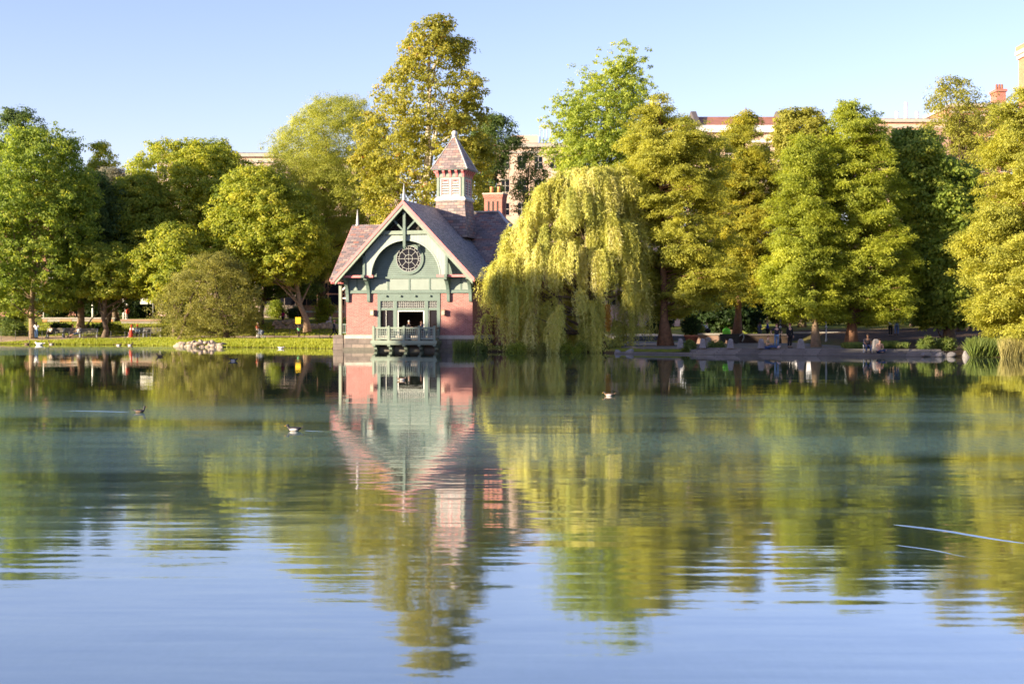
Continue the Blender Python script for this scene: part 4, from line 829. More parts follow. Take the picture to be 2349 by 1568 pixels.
for j in range(5):
    for i in range(7):
        if f0 is None: f0 = fm.build('window', 'limestone', t); gm.build('pane', 'glass', f0)
        else: f0 = f0; c = copy_tree(f0, t); c.location = (-w + (i + .5) * 2 * w / 7, 0, h - 5.4 - j * 3.6); continue
        f0.location = (-w + (i + .5) * 2 * w / 7, 0, h - 5.4 - j * 3.6)
t, w, h = apartment('flat roofed apartment house with its shaded side painted brown and white roof vents', 2010, 2180, 281, 222, 'apartment_pink', 6, 6)
MB().box(w * .12, w - .01, -.25, 13, h - 22, h - .95).build('shaded_side', 'brown_wall', t)  # brown slab paints the building's shaded side onto its front
for x in (-.35, -.1, .2): MB().lathe([(.25, 0), (.25, 2.6 if x == -.1 else 1.2), (.32, 2.7 if x == -.1 else 1.25)], 8, (w * x, 2, h + .7)).build('roof_vent', 'white_paint', t)
t, w, h = apartment('brick apartment house with a stout roof chimney behind the locust', 2180, 2318, 246, 224, 'apartment_brick', 5, 6)
ch = MB().box(w * .62, w * .92, 1, 4, h, h + 2.6).box(w * .58, w * .96, .8, 4.2, h + 2.6, h + 3.0).build('roof_chimney', 'brick_dark', t)
for x in (.68, .77, .86): MB().lathe([(.2, 0), (.17, .9)], 8, (w * x, 2, h + 3.0)).build('chimney_pot', 'terracotta', ch)
# sunlit orange tower at the edge of the view
d = 200; x0, x1 = X(2401, d), X(2560, d); zb = H(x0, d) - .6; h = Zv(66, d) - zb; w = (x1 - x0) / 2
t = thing('apartment_tower', 'tall orange brick tower with a jutting cornice at the eastern edge', 'building', ((x0 + x1) / 2, d, zb), 0, None)
MB().box(-w + .35, w - .35, 0, 12, 0, h - 1.6).build('wall', 'brick_tower', t)
MB().box(-w - .1, w + .1, -.5, 12.4, h - 1.6, h - 1.0).box(-w + .1, w - .1, -.25, 12.2, h - 2.2, h - 1.602).build('cornice', 'limestone', t)
b = MB().box(-w, w, -.4, 12.3, h - .998, h - .3)
for i in range(9): xq = -w + .3 + i * (2 * w - .6) / 8; b.box(xq - .25, xq + .25, -.4, .2, h - .3, h + .1)
b.build('parapet', 'brick_tower', t)
fm, gm = window_mesh(1.2, 2.0); f0 = None
for j in range(11):
    for i in range(3):
        loc = (-w + (i + .5) * 2 * w / 3 , 0, h - 6.0 - j * 3.6)
        if f0 is None: f0 = fm.build('window', 'limestone', t); gm.build('pane', 'glass', f0); f0.location = loc
        else: c = copy_tree(f0, t); c.location = loc
# brownstones seen under the trees
def brownstone(label, v0, v1, vtop, d, mat, nx):
    x0, x1 = X(v0, d), X(v1, d); zb = 1.9; zt = Zv(vtop, d); w = (x1 - x0) / 2; h = zt - zb
    t = thing('row_house', label, 'building', ((x0 + x1) / 2, d, zb), 0, 'row houses behind the lawn')
    MB().box(-w, w, 0, 10, 0, h).build('wall', mat, t); MB().box(-w - .1, w + .1, -.3, 10.1, h + .002, h + .45).build('cornice', 'limestone', t)
    fm, gm = window_mesh(1.5, 3.0); f0 = None
    for j in range(3):
        for i in range(nx):
            loc = (-w + (i + .5) * 2 * w / nx, 0, 2.6 + j * 4.4)
            if f0 is None: f0 = fm.build('window', mat, t); gm.build('pane', 'glass', f0); f0.location = loc
            else: c = copy_tree(f0, t); c.location = loc
    MB().box(-w - .02, w + .02, -.12, -.001, 1.6, 1.85).build('string_course', 'limestone', t)
brownstone('grey stone row house with dark windows behind the lamp lit shrubs', 590, 690, 560, 192, 'brownstone', 4)
brownstone('orange brick row house between the tall grey trunk and the stone house', 691, 790, 540, 193, 'apartment_brick', 4)

# ------------------------------------------------------------------ shrubs and hedges
SG = 'shrubs along the far bank'
for a in [('sunny yellow green bush under the tall oak', 0, 62, 690, 158, 'leaf_shrub', 101), ('round light green bush cut by the edge of the view', -60, 10, 688, 157, 'leaf_shrub', 102),
          ('dark silvery low hedge below the sunny bush', -20, 66, 733, 156.6, 'leaf_oak_dark', 103), ('dark bush row between the oak trunk and the leaning trunk', 92, 175, 742, 160, 'leaf_shade', 104),
          ('dark low bush beneath the court wall behind the benches', 176, 300, 744, 161, 'leaf_shade', 105), ('bright low bush behind the last bench', 225, 290, 745, 157.5, 'leaf_shrub', 106),
          ('tall green bush in front of the grey stone row house', 602, 662, 676, 176, 'leaf_shrub', 107), ('dark bush at the foot of the street lamp', 655, 705, 705, 177, 'leaf_shade', 108),
          ('sunlit yellow bush next to the boathouse porch', 714, 775, 683, 168, 'leaf_shrub', 109), ('small bush growing beside the low stone wall', 560, 602, 700, 164, 'leaf_olive', 110),
          ('dark green bush beyond the court fence', 330, 372, 660, 186, 'leaf_shade', 111)]:
    shrub(a[0], a[1], a[2], a[3], a[4], a[5], a[6], n=4200, group=SG)
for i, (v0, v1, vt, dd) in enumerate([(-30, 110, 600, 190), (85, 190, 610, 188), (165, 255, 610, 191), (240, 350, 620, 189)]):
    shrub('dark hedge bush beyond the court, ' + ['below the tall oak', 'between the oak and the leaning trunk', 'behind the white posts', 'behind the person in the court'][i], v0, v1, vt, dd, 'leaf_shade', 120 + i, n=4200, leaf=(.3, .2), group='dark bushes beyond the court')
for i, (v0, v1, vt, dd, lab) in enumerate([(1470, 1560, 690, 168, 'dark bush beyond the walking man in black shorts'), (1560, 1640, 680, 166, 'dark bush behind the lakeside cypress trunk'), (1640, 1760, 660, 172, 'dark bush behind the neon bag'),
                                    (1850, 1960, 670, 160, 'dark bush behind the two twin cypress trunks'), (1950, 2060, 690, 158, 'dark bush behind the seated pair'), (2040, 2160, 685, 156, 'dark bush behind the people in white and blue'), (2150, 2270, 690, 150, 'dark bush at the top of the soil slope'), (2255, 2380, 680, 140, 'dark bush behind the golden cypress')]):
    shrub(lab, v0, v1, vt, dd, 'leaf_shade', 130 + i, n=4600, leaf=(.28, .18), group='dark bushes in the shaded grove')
for i, (v0, v1, vt, dd, m_, lab) in enumerate([(1085, 1120, 782, 109.9, 'leaf_sedge', 'reedy green clump at the brick wall corner'), (1150, 1215, 786, 109.4, 'leaf_shrub', 'light bushy clump on the bank below the willow fronds'), (1212, 1265, 790, 109.2, 'leaf_olive', 'olive clump on the bank below the willow'), (1270, 1345, 776, 109.3, 'leaf_shrub', 'tall pale clump beneath the middle of the willow'),
                                      (1560, 1600, 783, 105.6, 'leaf_sedge', 'low green plants between the flared trunk and the first bollard'), (1622, 1668, 780, 106.5, 'leaf_sedge', 'low green plants below the terracotta planter')]):
    shrub(lab, v0, v1, vt, dd, m_, 150 + i, n=2600, leaf=(.16, .06), group='low plants at the waterside', cat='plant', name='waterside_plant')
for i, (v0, v1, vt, dd) in enumerate([(2104, 2146, 776, 101), (2145, 2192, 779, 101.5)]):
    shrub(['grassy green tuft on the soil slope by the seated pair', 'grassy green tuft on the soil slope above the stones'][i], v0, v1, vt, dd, 'leaf_sedge', 170 + i, n=2600, leaf=(.3, .05), group='grass tufts on the slope', cat='plant', name='grass_tuft')

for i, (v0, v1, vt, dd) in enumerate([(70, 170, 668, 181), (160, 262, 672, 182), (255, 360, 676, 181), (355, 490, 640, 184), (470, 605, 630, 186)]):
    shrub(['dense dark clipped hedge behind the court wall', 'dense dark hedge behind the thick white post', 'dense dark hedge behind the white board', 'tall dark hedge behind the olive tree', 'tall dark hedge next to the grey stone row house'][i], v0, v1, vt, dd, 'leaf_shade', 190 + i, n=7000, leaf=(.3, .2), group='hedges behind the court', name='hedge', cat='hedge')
def blades(name, label, pts, hgt, wid, mat, seed, kind='stuff', cat='grass', lean=.3):
    r = np.random.default_rng(seed); n = len(pts); a = r.uniform(0, 2 * np.pi, n); d = unit(np.stack([np.cos(a) * lean * r.random(n), np.sin(a) * lean * r.random(n), np.ones(n)], -1)); nn = np.stack([np.sin(a), -np.cos(a), np.full(n, .15)], -1)
    o = leaf_mesh(name, mat, pts, d, nn, hgt * r.uniform(.5, 1.25, n), wid * r.uniform(.7, 1.3, n), .48 + r.normal(0, .18, n), None)
    if kind: o['kind'] = kind
    o['label'] = label; o['category'] = cat; return o
r = np.random.default_rng(77)
n = 60000; x = r.uniform(-62, -15.8, n); y = shore(x) + .15 + r.random(n) ** 1.6 * 9.0; k = (y < 149.6); x, y = x[k], y[k]
blades('grass', 'short sunlit grass along the west bank', np.stack([x, y, ground_h(x, y) - .02], -1), .20, .05, 'leaf_grass', 78)
n = 26000; x = r.uniform(-62, -12, n); y = r.uniform(156, 168, n)
blades('lawn_grass', 'lawn grass beyond the path', np.stack([x, y, ground_h(x, y) - .02], -1), .16, .05, 'leaf_grass', 79)
n = 9000; x = X(r.uniform(1956, 2085, n), 103); y = r.uniform(103.2, 107, n); y = y + .3 * np.sin(x * 3)
blades('sedge', 'green sedge growing around the twin cypress trunks', np.stack([x, y, ground_h(x, y) + .04], -1), .42, .05, 'leaf_sedge', 80, lean=.6)
n = 5200; v = r.uniform(2225, 2315, n); dd = 96.2 + r.random(n) * 3.0; x = X(v, dd)
blades('waterside_sedge', 'arching green sedge at the foot of the golden cypress', np.stack([x, dd, np.maximum(ground_h(x, dd), 0) - .02], -1), 1.05, .06, 'leaf_sedge', 81, kind='stuff', lean=.9)
n = 5200; v = r.uniform(2296, 2480, n); dd = 94.6 + r.random(n) * 2.4; x = X(v, dd)
blades('reeds', 'tall pale reeds standing in the water by the golden cypress', np.stack([x, dd, np.full(n, -.1)], -1), 1.35, .032, 'leaf_reed', 82, kind='stuff', cat='reeds', lean=.35)
n = 1500; v = r.uniform(1040, 1110, n); dd = r.uniform(111.5, 114.0, n); x = X(v, dd)
blades('shore_reeds', 'thin green reeds standing in the water at the boathouse corner', np.stack([x, dd, np.full(n, -.1)], -1), 1.0, .04, 'leaf_sedge', 83, kind='stuff', cat='reeds', lean=.3)

# ------------------------------------------------------------------ stones
def stone_mesh(seed, mat, rx, ry, rz):
    r = np.random.default_rng(seed); b = MB().ball((0, 0, 0), 1, nu=14, nv=9); k = r.normal(size=(5, 3)); ph = r.uniform(0, 6, 5); pl = unit(r.normal(size=(7, 3))); v2 = []
    for p in b.v:
        q = np.array(p); s = 1 + .07 * sum(math.sin(2.0 * (k[i] @ q) + ph[i]) for i in range(5)) / 1.6
        q = q * s
        for w_ in pl:                                     # a few split faces
            e = q @ w_ - .60
            if e > 0: q = q - w_ * e * .95
        v2.append((q[0] * rx, q[1] * ry, q[2] * rz))
    b.v = v2; return b
STM = [stone_mesh(s, 'boulder', .5, .42, .30) for s in (1, 2, 3, 4)]
first = {}
r = np.random.default_rng(5); idx = 0
def stone(x, y, z, k, sc_, rz, label, group, mat='boulder', name='boulder'):
    key = (k, mat)
    if key not in first:
        o = STM[k].build(name, mat, None, True); first[key] = o
    else:
        o = first[key].copy(); COL.objects.link(o)
    o.location = (x, y, z); o.scale = sc_; o.rotation_euler = (0, 0, rz); tag(o, label, 'rock', group); return o
for i in range(34):
    v = 400 + (i * 3.7) + r.normal() * 4; x = X(v, 134); row = i % 3; y = float(shore(x)) + .1 + row * .55 + r.normal() * .15
    stone(x, y, .02 + row * .22 * (1 - abs(v - 462) / 90), i % 4, (r.uniform(.55, 1.45), r.uniform(.6, 1.2), r.uniform(.6, 1.3)), r.uniform(0, 6), 'pale stone in the tumbled rock bank at the waterline below the olive tree', 'tumbled stones on the west bank')
for v, k, sx_, lab in [(1418, 1, .7, 'mossy dark stone at the waterline under the willow edge'), (1446, 2, .8, 'brown stone at the water edge near the flared cypress'), (2123, 0, .75, 'rounded grey stone on the water edge beyond the steps'), (2150, 1, .8, 'small grey stone between two larger shore stones'), (2172, 3, .75, 'low grey stone at the end of the kerb'), (2205, 2, 1.05, 'big pale boulder where the kerb meets the sedge')]:
    x = X(v, 98 if v > 2000 else 106.4); y = float(shore(x)) + .2; stone(x, y, .14, k, (sx_, sx_ * .9, sx_), v * .7, lab, None, 'granite', 'shore_stone')
stone(X(2212, 128), 128, H(X(2212, 128), 128) + .35, 0, (.9, .8, 2.4), .4, 'upright stone coloured sunlit orange on the slope beside the people in white and blue', None, 'orange_wall', 'upright_stone')  # orange of the low sun put into the stone's colour

# dry stone wall on the lawn, court walls, court posts
t = thing('stone_wall', 'long low rubble stone wall across the lawn beneath the shrubs', 'wall', (X(706, 162), 162, 0)); b = MB(); r = np.random.default_rng(9)
xa, xb = X(632, 162), X(790, 162)
for i in range(110):
    x = xa + (xb - xa) * r.random(); top = 2.35 if x < X(680, 162) else 1.95
    q = stone_mesh(200 + i % 12, '', .45 * r.uniform(.6, 1.3), .35, .28 * r.uniform(.7, 1.3)); hz_ = H(x, 162); z = hz_ - .1 + r.random() * (top - hz_ + .1)
    b.add([(p[0] + x - X(706, 162), p[1] + (z - hz_) * .3, p[2] + z) for p in q.v], q.f)
b.build('rubble_stone', 'boulder', t, True)
t = thing('court_wall', 'low pale court wall with orange sunlight painted on in panels behind the benches', 'wall', (X(180, 169), 169, .9)); w = X(262, 169) - X(98, 169)
MB().box(-w / 2, w / 2, 0, .5, 0, 1.75).build('wall_face', 'concrete', t)
MB().box(-w / 2 - .1, w / 2 + .1, -.1, .6, 1.752, 1.9).build('coping', 'limestone', t)
b = MB()
for u0, u1 in ((.0, .06), (.24, .40), (.69, .98)): b.box(-w / 2 + w * u0, -w / 2 + w * u1, -.03, -.002, .3, 1.65)
b.build('panel', 'orange_wall', t)  # orange stretches paint low sunlight onto the wall face
t = thing('court_wall', 'short pale retaining wall behind the pair with the red bag', 'wall', (X(323, 167), 167, .6)); w = X(372, 167) - X(283, 167)
MB().box(-w / 2, w / 2, 0, .5, 0, 1.75).build('wall_face', 'concrete', t); MB().box(-w / 2 - .1, w / 2 + .1, -.12, .6, 1.752, 2.0).build('coping', 'brown_wall', t)
MB().box(-w * .22, w * .0, -.03, -.002, .2, 1.5).build('panel', 'orange_wall', t)  # another stretch of orange sunlight painted on the wall
def court_h(x, y): return H(x, y)
for v, zt, rr, lab in [(213, 683, .13, 'thick white post nearest the leaning trunk'), (284, 688, .11, 'white post with a dark collar beside the ivy covered trunk'), (263, 699, .07, 'short slim white post half hidden by the ivy covered trunk'), (100, 700, .06, 'thin pale pole next to the tall oak trunk')]:
    d = 171; x = X(v, d); z0 = H(x, d) - .1
    t = thing('court_post', lab, 'post', (x, d, z0), 0, 'white posts around the court')
    MB().lathe([(rr, 0), (rr, Zv(zt, d) - z0)], 10).build('shaft', 'white_paint', t, True); MB().lathe([(rr * 1.3, 0), (rr * 1.3, .08), (rr * .4, .14)], 10, (0, 0, Zv(zt, d) - z0)).build('cap', 'white_paint', t, True)
d = 173; x = X(336, d); z0 = H(x, d) - .1
t = thing('sign_board', 'white rectangular board raised on a thin grey metal frame in the court', 'board', (x, d, z0)); zt = Zv(684, d) - z0; zb = Zv(697.5, d) - z0; hw = .75
b = MB().box(-hw, hw, -.04, .04, zb, zt); b.build('board', 'white_paint', t)
MB().box(hw * .25, hw * .55, -.05, -.041, zb, zb + .14).build('notch', 'dark_metal', t)
MB().tube([(hw + .05, 0, 0), (hw + .05, 0, zt + .1)], .05, 8).tube([(-3.2, 0, zt + .12), (hw + .05, 0, zt + .12)], .03, 6).tube([(-2.9, 0, 0), (-2.9, 0, zt + .12)], .03, 6).build('frame', 'grey_metal', t)
for v, vt, w_, mt, lab in [(191, 704, .5, 'panel_green', 'small pale green notice beside the leaning trunk'), (390, 706, .45, 'white_paint', 'small white notice sheet beside the olive tree')]:
    d = 160; x = X(v, d); z0 = H(x, d); zt = Zv(vt, d) - z0
    t = thing('notice', lab, 'sign', (x, d, z0), 0, None); MB().tube([(0, 0, -.1), (0, 0, zt)], .03, 6).build('pole', 'dark_metal', t); MB().box(-w_ / 2, w_ / 2, -.05, -.031, zt - .6, zt).build('plate', mt, t)
d = 146; x = X(511, d); z0 = H(x, d); t = thing('notice', 'small pale placard on the wire fence next to the olive tree trunk', 'sign', (x, d, z0)); MB().tube([(0, 0, -.1), (0, 0, 1.0)], .03, 6).build('pole', 'dark_metal', t); MB().box(-.25, .25, -.05, -.031, .62, 1.0).build('plate', 'panel_green', t)
# street lamp and yellow sign
d = 166; x = X(684, d); z0 = H(x, d); zt = Zv(688, d) - z0
t = thing('street_lamp', 'cast iron park lamp with a pale acorn globe above the yellow sign', 'street lamp', (x, d, z0))
MB().lathe([(.2, 0), (.2, .2), (.13, .35), (.1, .8), (.065, 1.0), (.055, zt - .75), (.10, zt - .7)], 10).build('pole', 'dark_metal', t, True)
MB().lathe([(.11, 0), (.24, .30), (.25, .45), (.18, .62)], 14, (0, 0, zt - .7)).build('globe', 'frosted', t, True)
MB().lathe([(.19, 0), (.13, .12), (.03, .17), (.03, .3)], 12, (0, 0, zt - .085)).build('lamp_cap', 'dark_metal', t, True)
d = 153; x = X(683.5, d); z0 = H(x, d); zt = Zv(728.5, d) - z0; zb = Zv(742.5, d) - z0
t = thing('yellow_sign', 'square yellow sign on a dark post below the street lamp', 'sign', (x, d + .25, z0)); MB().tube([(0, 0, -.1), (0, 0, zb + .1)], .05, 8).build('post', 'dark_metal', t)
MB().box(-.28, .28, -.22, .10, zb, zt).box(-.31, .31, -.24, .12, zt, zt + .05).build('panel', 'yellow_sign', t)

# wire fence along the west bank
t = thing('wire_fence', 'low black wire fence with thin posts along the west bank path', 'fence', (X(-30, 147), 147, 0)); ox = X(-30, 147)
fx = [x for x in np.arange(X(-30, 147), X(398, 147), 1.62)] + [x for x in np.arange(X(455, 146), -16.5, 1.55)]
fy = [float(max(shore(x) + 5.5, 146.5)) if x > -36 else float(shore(x) + 2.2) for x in fx]; wires = [MB(), MB()]; pr = None
for x, y in zip(fx, fy):
    MB().tube([(0, 0, -.1), (0, 0, 1.02)], .028, 6).build('fence_post', 'dark_metal', t).location = (x - ox, y - 147, H(x, y))
    if pr and x - pr[0] < 2:
        for zz in (.35, .66, .98): wires[x > -36].tube([(pr[0] - ox, pr[1] - 147, H(*pr) + zz), (x - ox, y - 147, H(x, y) + zz)], .007, 4, cap=False)
    pr = (x, y)
for q in wires:
    if q.v: q.build('wire', 'dark_metal', t)

# benches
def bench():
    t = thing('park_bench', '', 'bench', group='benches by the path')
    for i in range(5): MB().box(-.85, .85, -.42 + i * .1, -.35 + i * .1, .44, .475).build('slat', 'bench_wood', t)
    for i in range(4): MB().box(-.85, .85, .105 + i * .035, .14 + i * .035, .56 + i * .13, .655 + i * .13).build('back_slat', 'bench_wood', t)
    for x in (-.88, .88): MB().prism([(-.5, 0), (-.38, 0), (-.3, .3), (.06, .34), (.16, 0), (.3, 0), (.16, .44), (.26, .98), (.2, 1.02), (.10, .64), (-.40, .68), (-.46, .62), (-.40, .58), (.06, .52), (.04, .42), (-.42, .42)], x - .05, x + .05, 'x').build('end_frame', 'grey_metal', t)
    return t
B0 = bench(); labs = ['slatted park bench where a person in a cream top sits beside the tall oak', 'slatted park bench under the reclining man in blue shorts', 'empty slatted park bench just past the leaning trunk', 'slatted park bench with the pair and the red bag', 'slatted park bench half covered by the olive tree foliage']
for i, v in enumerate((128, 165, 204, 318, 349)):
    o = B0 if i == 0 else copy_tree(B0); d = 153.4; o.location = (X(v, d), d, H(X(v, d), d) + .02); o['label'] = labs[i]; o.rotation_euler = (0, 0, R(6))

# ------------------------------------------------------------------ plaza on the east shore
pv = [(1412, 106.4), (1588, 103.6), (1860, 100.4), (1954, 99.4), (2180, 97.2)]
def pline(off): return [(X(v, d), d + off) for v, d in pv]
def ribbon(off0, off1, z0, z1, seg=None):
    a, c = pline(off0), pline(off1)
    if seg: a, c = a[seg[0]:seg[1]], c[seg[0]:seg[1]]
    b = MB(); n = len(a); v = [(x, y, z0) for x, y in a] + [(x, y, z1) for x, y in a] + [(x, y, z1) for x, y in c] + [(x, y, z0) for x, y in c]
    for i in range(n - 1):
        for j in range(4): b.f.append((j * n + i, j * n + i + 1, ((j + 1) % 4) * n + i + 1, ((j + 1) % 4) * n + i))
    b.v = v; b.f += [tuple(j * n for j in range(4))[::-1], tuple(j * n + n - 1 for j in range(4))]; return b
t = thing('stone_kerb', 'pale stone kerb along the waterline below the lakeside steps', 'kerb', (0, 0, 0)); ribbon(0, .9, -.6, .13).build('kerb_stone', 'step_stone', t)
t = thing('lakeside_steps', 'shallow grey stone steps leading from the plaza to the water', 'steps', (0, 0, 0))
for i, (o0, o1, z) in enumerate([(.9, 1.5, .24), (1.5, 2.1, .35), (2.1, 2.9, .47)]): ribbon(o0, o1, -.3, z, (1, 5)).build('step', 'step_stone', t)
mb = MB(); fr = pline(2.9)[1:4]; mb.prism(fr + [(X(1954, 138), 138), (X(1440, 138), 138), (X(1430, 108), 110.5), (X(1480, 106), 108.2)], -.3, .46, 'z'); o = mb.build('plaza', 'paving'); o['kind'] = 'structure'
t = thing('terrace_steps', 'dark broad terrace steps behind the flared cypress trunk', 'steps', (X(1520, 138), 138, .46)); w = X(1618, 138) - X(1425, 138)
for i in range(3): MB().box(-w / 2, w / 2, i * .45, 9 if i < 2 else 26, -.3, (i + 1) * .15).build('step', 'asphalt', t)
def plaza_wall(label, v0, v1, d, z0, z1, mat, cop, name='plaza_wall'):
    x0, x1 = X(v0, d), X(v1, d); t = thing(name, label, 'wall', ((x0 + x1) / 2, d, z0)); w = (x1 - x0) / 2; MB().box(-w, w, 0, .5, -.3, z1 - z0).build('wall_face', mat, t)
    MB().box(-w - .08, w + .08, -.1, .6, z1 - z0 + .002, z1 - z0 + .16).build('coping', cop, t); return t
plaza_wall('low dark brick wall with a pale coping below the people carrying a black bag', 1598, 1668, 124, .46, 1.2, 'brown_wall', 'concrete')
plaza_wall('low dark wall behind the bollards and the standing men', 1669, 1812, 127, .46, 1.12, 'soil', 'dark_roof')
plaza_wall('long low dark bench wall between the twin cypress trunks', 1814, 1960, 132, .46, 1.25, 'asphalt', 'concrete')
# bollards
def bollard():
    t = thing('bollard', '', 'bollard', group='granite bollards on the plaza'); MB().frustum(0, 0, 0, .58, .25, .25, .17, .17).frustum(0, 0, .58, .70, .17, .17, .08, .08).build('shaft', 'granite', t)
    return t
bo = None
for v, d, lab in [(1561, 105.6, 'granite bollard next to the flared cypress trunk'), (1612, 105.0, 'granite bollard in front of the brick wall with the pale coping'), (1624, 113.0, 'granite bollard farther back against the brick wall'), (1676, 104.4, 'granite bollard below the neon bag'), (1746, 103.6, 'granite bollard beside the person seated on the step'), (1837, 102.8, 'granite bollard next to the man in black'), (2009, 102.2, 'granite bollard behind the two seated people')]:
    t = bollard() if bo is None else copy_tree(bo); bo = bo or t; x = X(v, d); t.location = (x, d, max(.46, H(x, d) - .02)); t['label'] = lab; t.rotation_euler = (0, 0, R(v * 7 % 30 - 15))
# planter
d = 114; x = X(1586, d); t = thing('planter', 'large terracotta pot with dark leafy plants near the plaza wall', 'planter', (x, d, .46)); MB().lathe([(.35, 0), (.55, .7), (.62, .72), (.62, .85), (.5, .86), (.48, .75)], 18).build('pot', 'terracotta', t, True)
r = np.random.default_rng(31); n = 1500; q = rdir(n, r) * (r.random((n, 1)) ** .4) * np.array([.8, .8, .7]) + np.array([0, 0, 1.5]); A = rdir(n, r) + [0, 0, .5]; N = rdir(n, r); N = N - unit(A) * np.sum(N * unit(A), -1, keepdims=True)
leaf_mesh('foliage', 'leaf_shade', q, A, N, np.full(n, .3), np.full(n, .1), .5 + r.normal(0, .15, n), t)
shrub('small bright yellow green shrub beside the terracotta planter', 1598, 1618, 737, 126, 'leaf_shrub', 180, n=900, base=.9, group=SG)
# cart with neon bag
d = 123.6; x = X(1672, d); z0 = .46; t = thing('handcart', 'black handcart parked at the plaza wall under a neon green bag', 'cart', (x, d, z0))
MB().box(-.85, .85, -.4, .4, .45, .62).box(-.85, .85, -.4, -.36, .62, .85).box(-.85, .85, .36, .4, .62, .85).build('tray', 'dark_metal', t)
MB().tube([(.85, 0, .6), (1.25, 0, .95), (1.3, 0, .5), (1.15, 0, .2)], .05, 8).build('handle', 'grey_metal', t)
for sx_ in (-.6, .6):
    for sy_ in (-.38, .38): MB().tube([(sx_, sy_ - .04, .25), (sx_, sy_ + .04, .25)], .25, 14).build('wheel', 'dark_metal', t)
b = MB().lathe([(.22, 0), (.33, .12), (.34, .4), (.28, .62), (.16, .72)], 12); b.v = [(p[0] * 1.1, p[1] * .8, p[2]) for p in b.v]
o = b.build('bag', 'neon', None, True); o.location = (x - .2, d, z0 + .63); tag(o, 'neon green bag standing on the black handcart', 'bag')
MB().tube([(-.15, 0, .7), (-.05, 0, .85), (.1, 0, .7)], .02, 6).build('strap', 'neon', o)
# park lamp posts in the grove
for v, d, vt, lab in [(1895, 122, 640, 'slim grey pole between the twin cypress trunks'), (1790, 126, 620, 'dark lamp pole behind the man in black')]:
    x = X(v, d); t = thing('pole', lab, 'pole', (x, d, .46)); MB().lathe([(.12, 0), (.09, .4), (.055, .5), (.05, Zv(vt, d) - .46)], 8).build('shaft', 'grey_metal' if v > 1800 else 'dark_metal', t, True); MB().lathe([(.10, 0), (.12, .1), (.06, .18)], 8, (0, 0, 1.35)).build('collar', 'grey_metal', t, True)
# ------------------------------------------------------------------ people
def skin_mesh(name, verts, edges, radii, mat, parent, sub=1, root=0, extra=None):
    me = bpy.data.meshes.new(name); me.from_pydata([tuple(v) for v in verts], edges, []); o = bpy.data.objects.new(name, me); COL.objects.link(o)
    sk = o.modifiers.new('skin', 'SKIN'); sk.use_smooth_shade = True
    for i, rr in enumerate(radii):
        d = me.skin_vertices[0].data[i]; d.radius = rr if isinstance(rr, tuple) else (rr, rr); d.use_root = (i == root)
    if sub: s = o.modifiers.new('sub', 'SUBSURF'); s.levels = s.render_levels = sub
    dg = bpy.context.evaluated_depsgraph_get(); m2 = bpy.data.meshes.new_from_object(o.evaluated_get(dg)); m2.name = name
    bpy.data.objects.remove(o); bpy.data.meshes.remove(me)
    if extra:
        bm = bmesh.new(); bm.from_mesh(m2)
        vs = [bm.verts.new(p) for p in extra.v]
        for f in extra.f:
            try: bm.faces.new([vs[i] for i in f]).smooth = True
            except ValueError: pass
        bm.to_mesh(m2); bm.free()
    m2.materials.clear(); m2.materials.append(mat); m2.polygons.foreach_set('use_smooth', [True] * len(m2.polygons))
    return link(name, m2, parent)

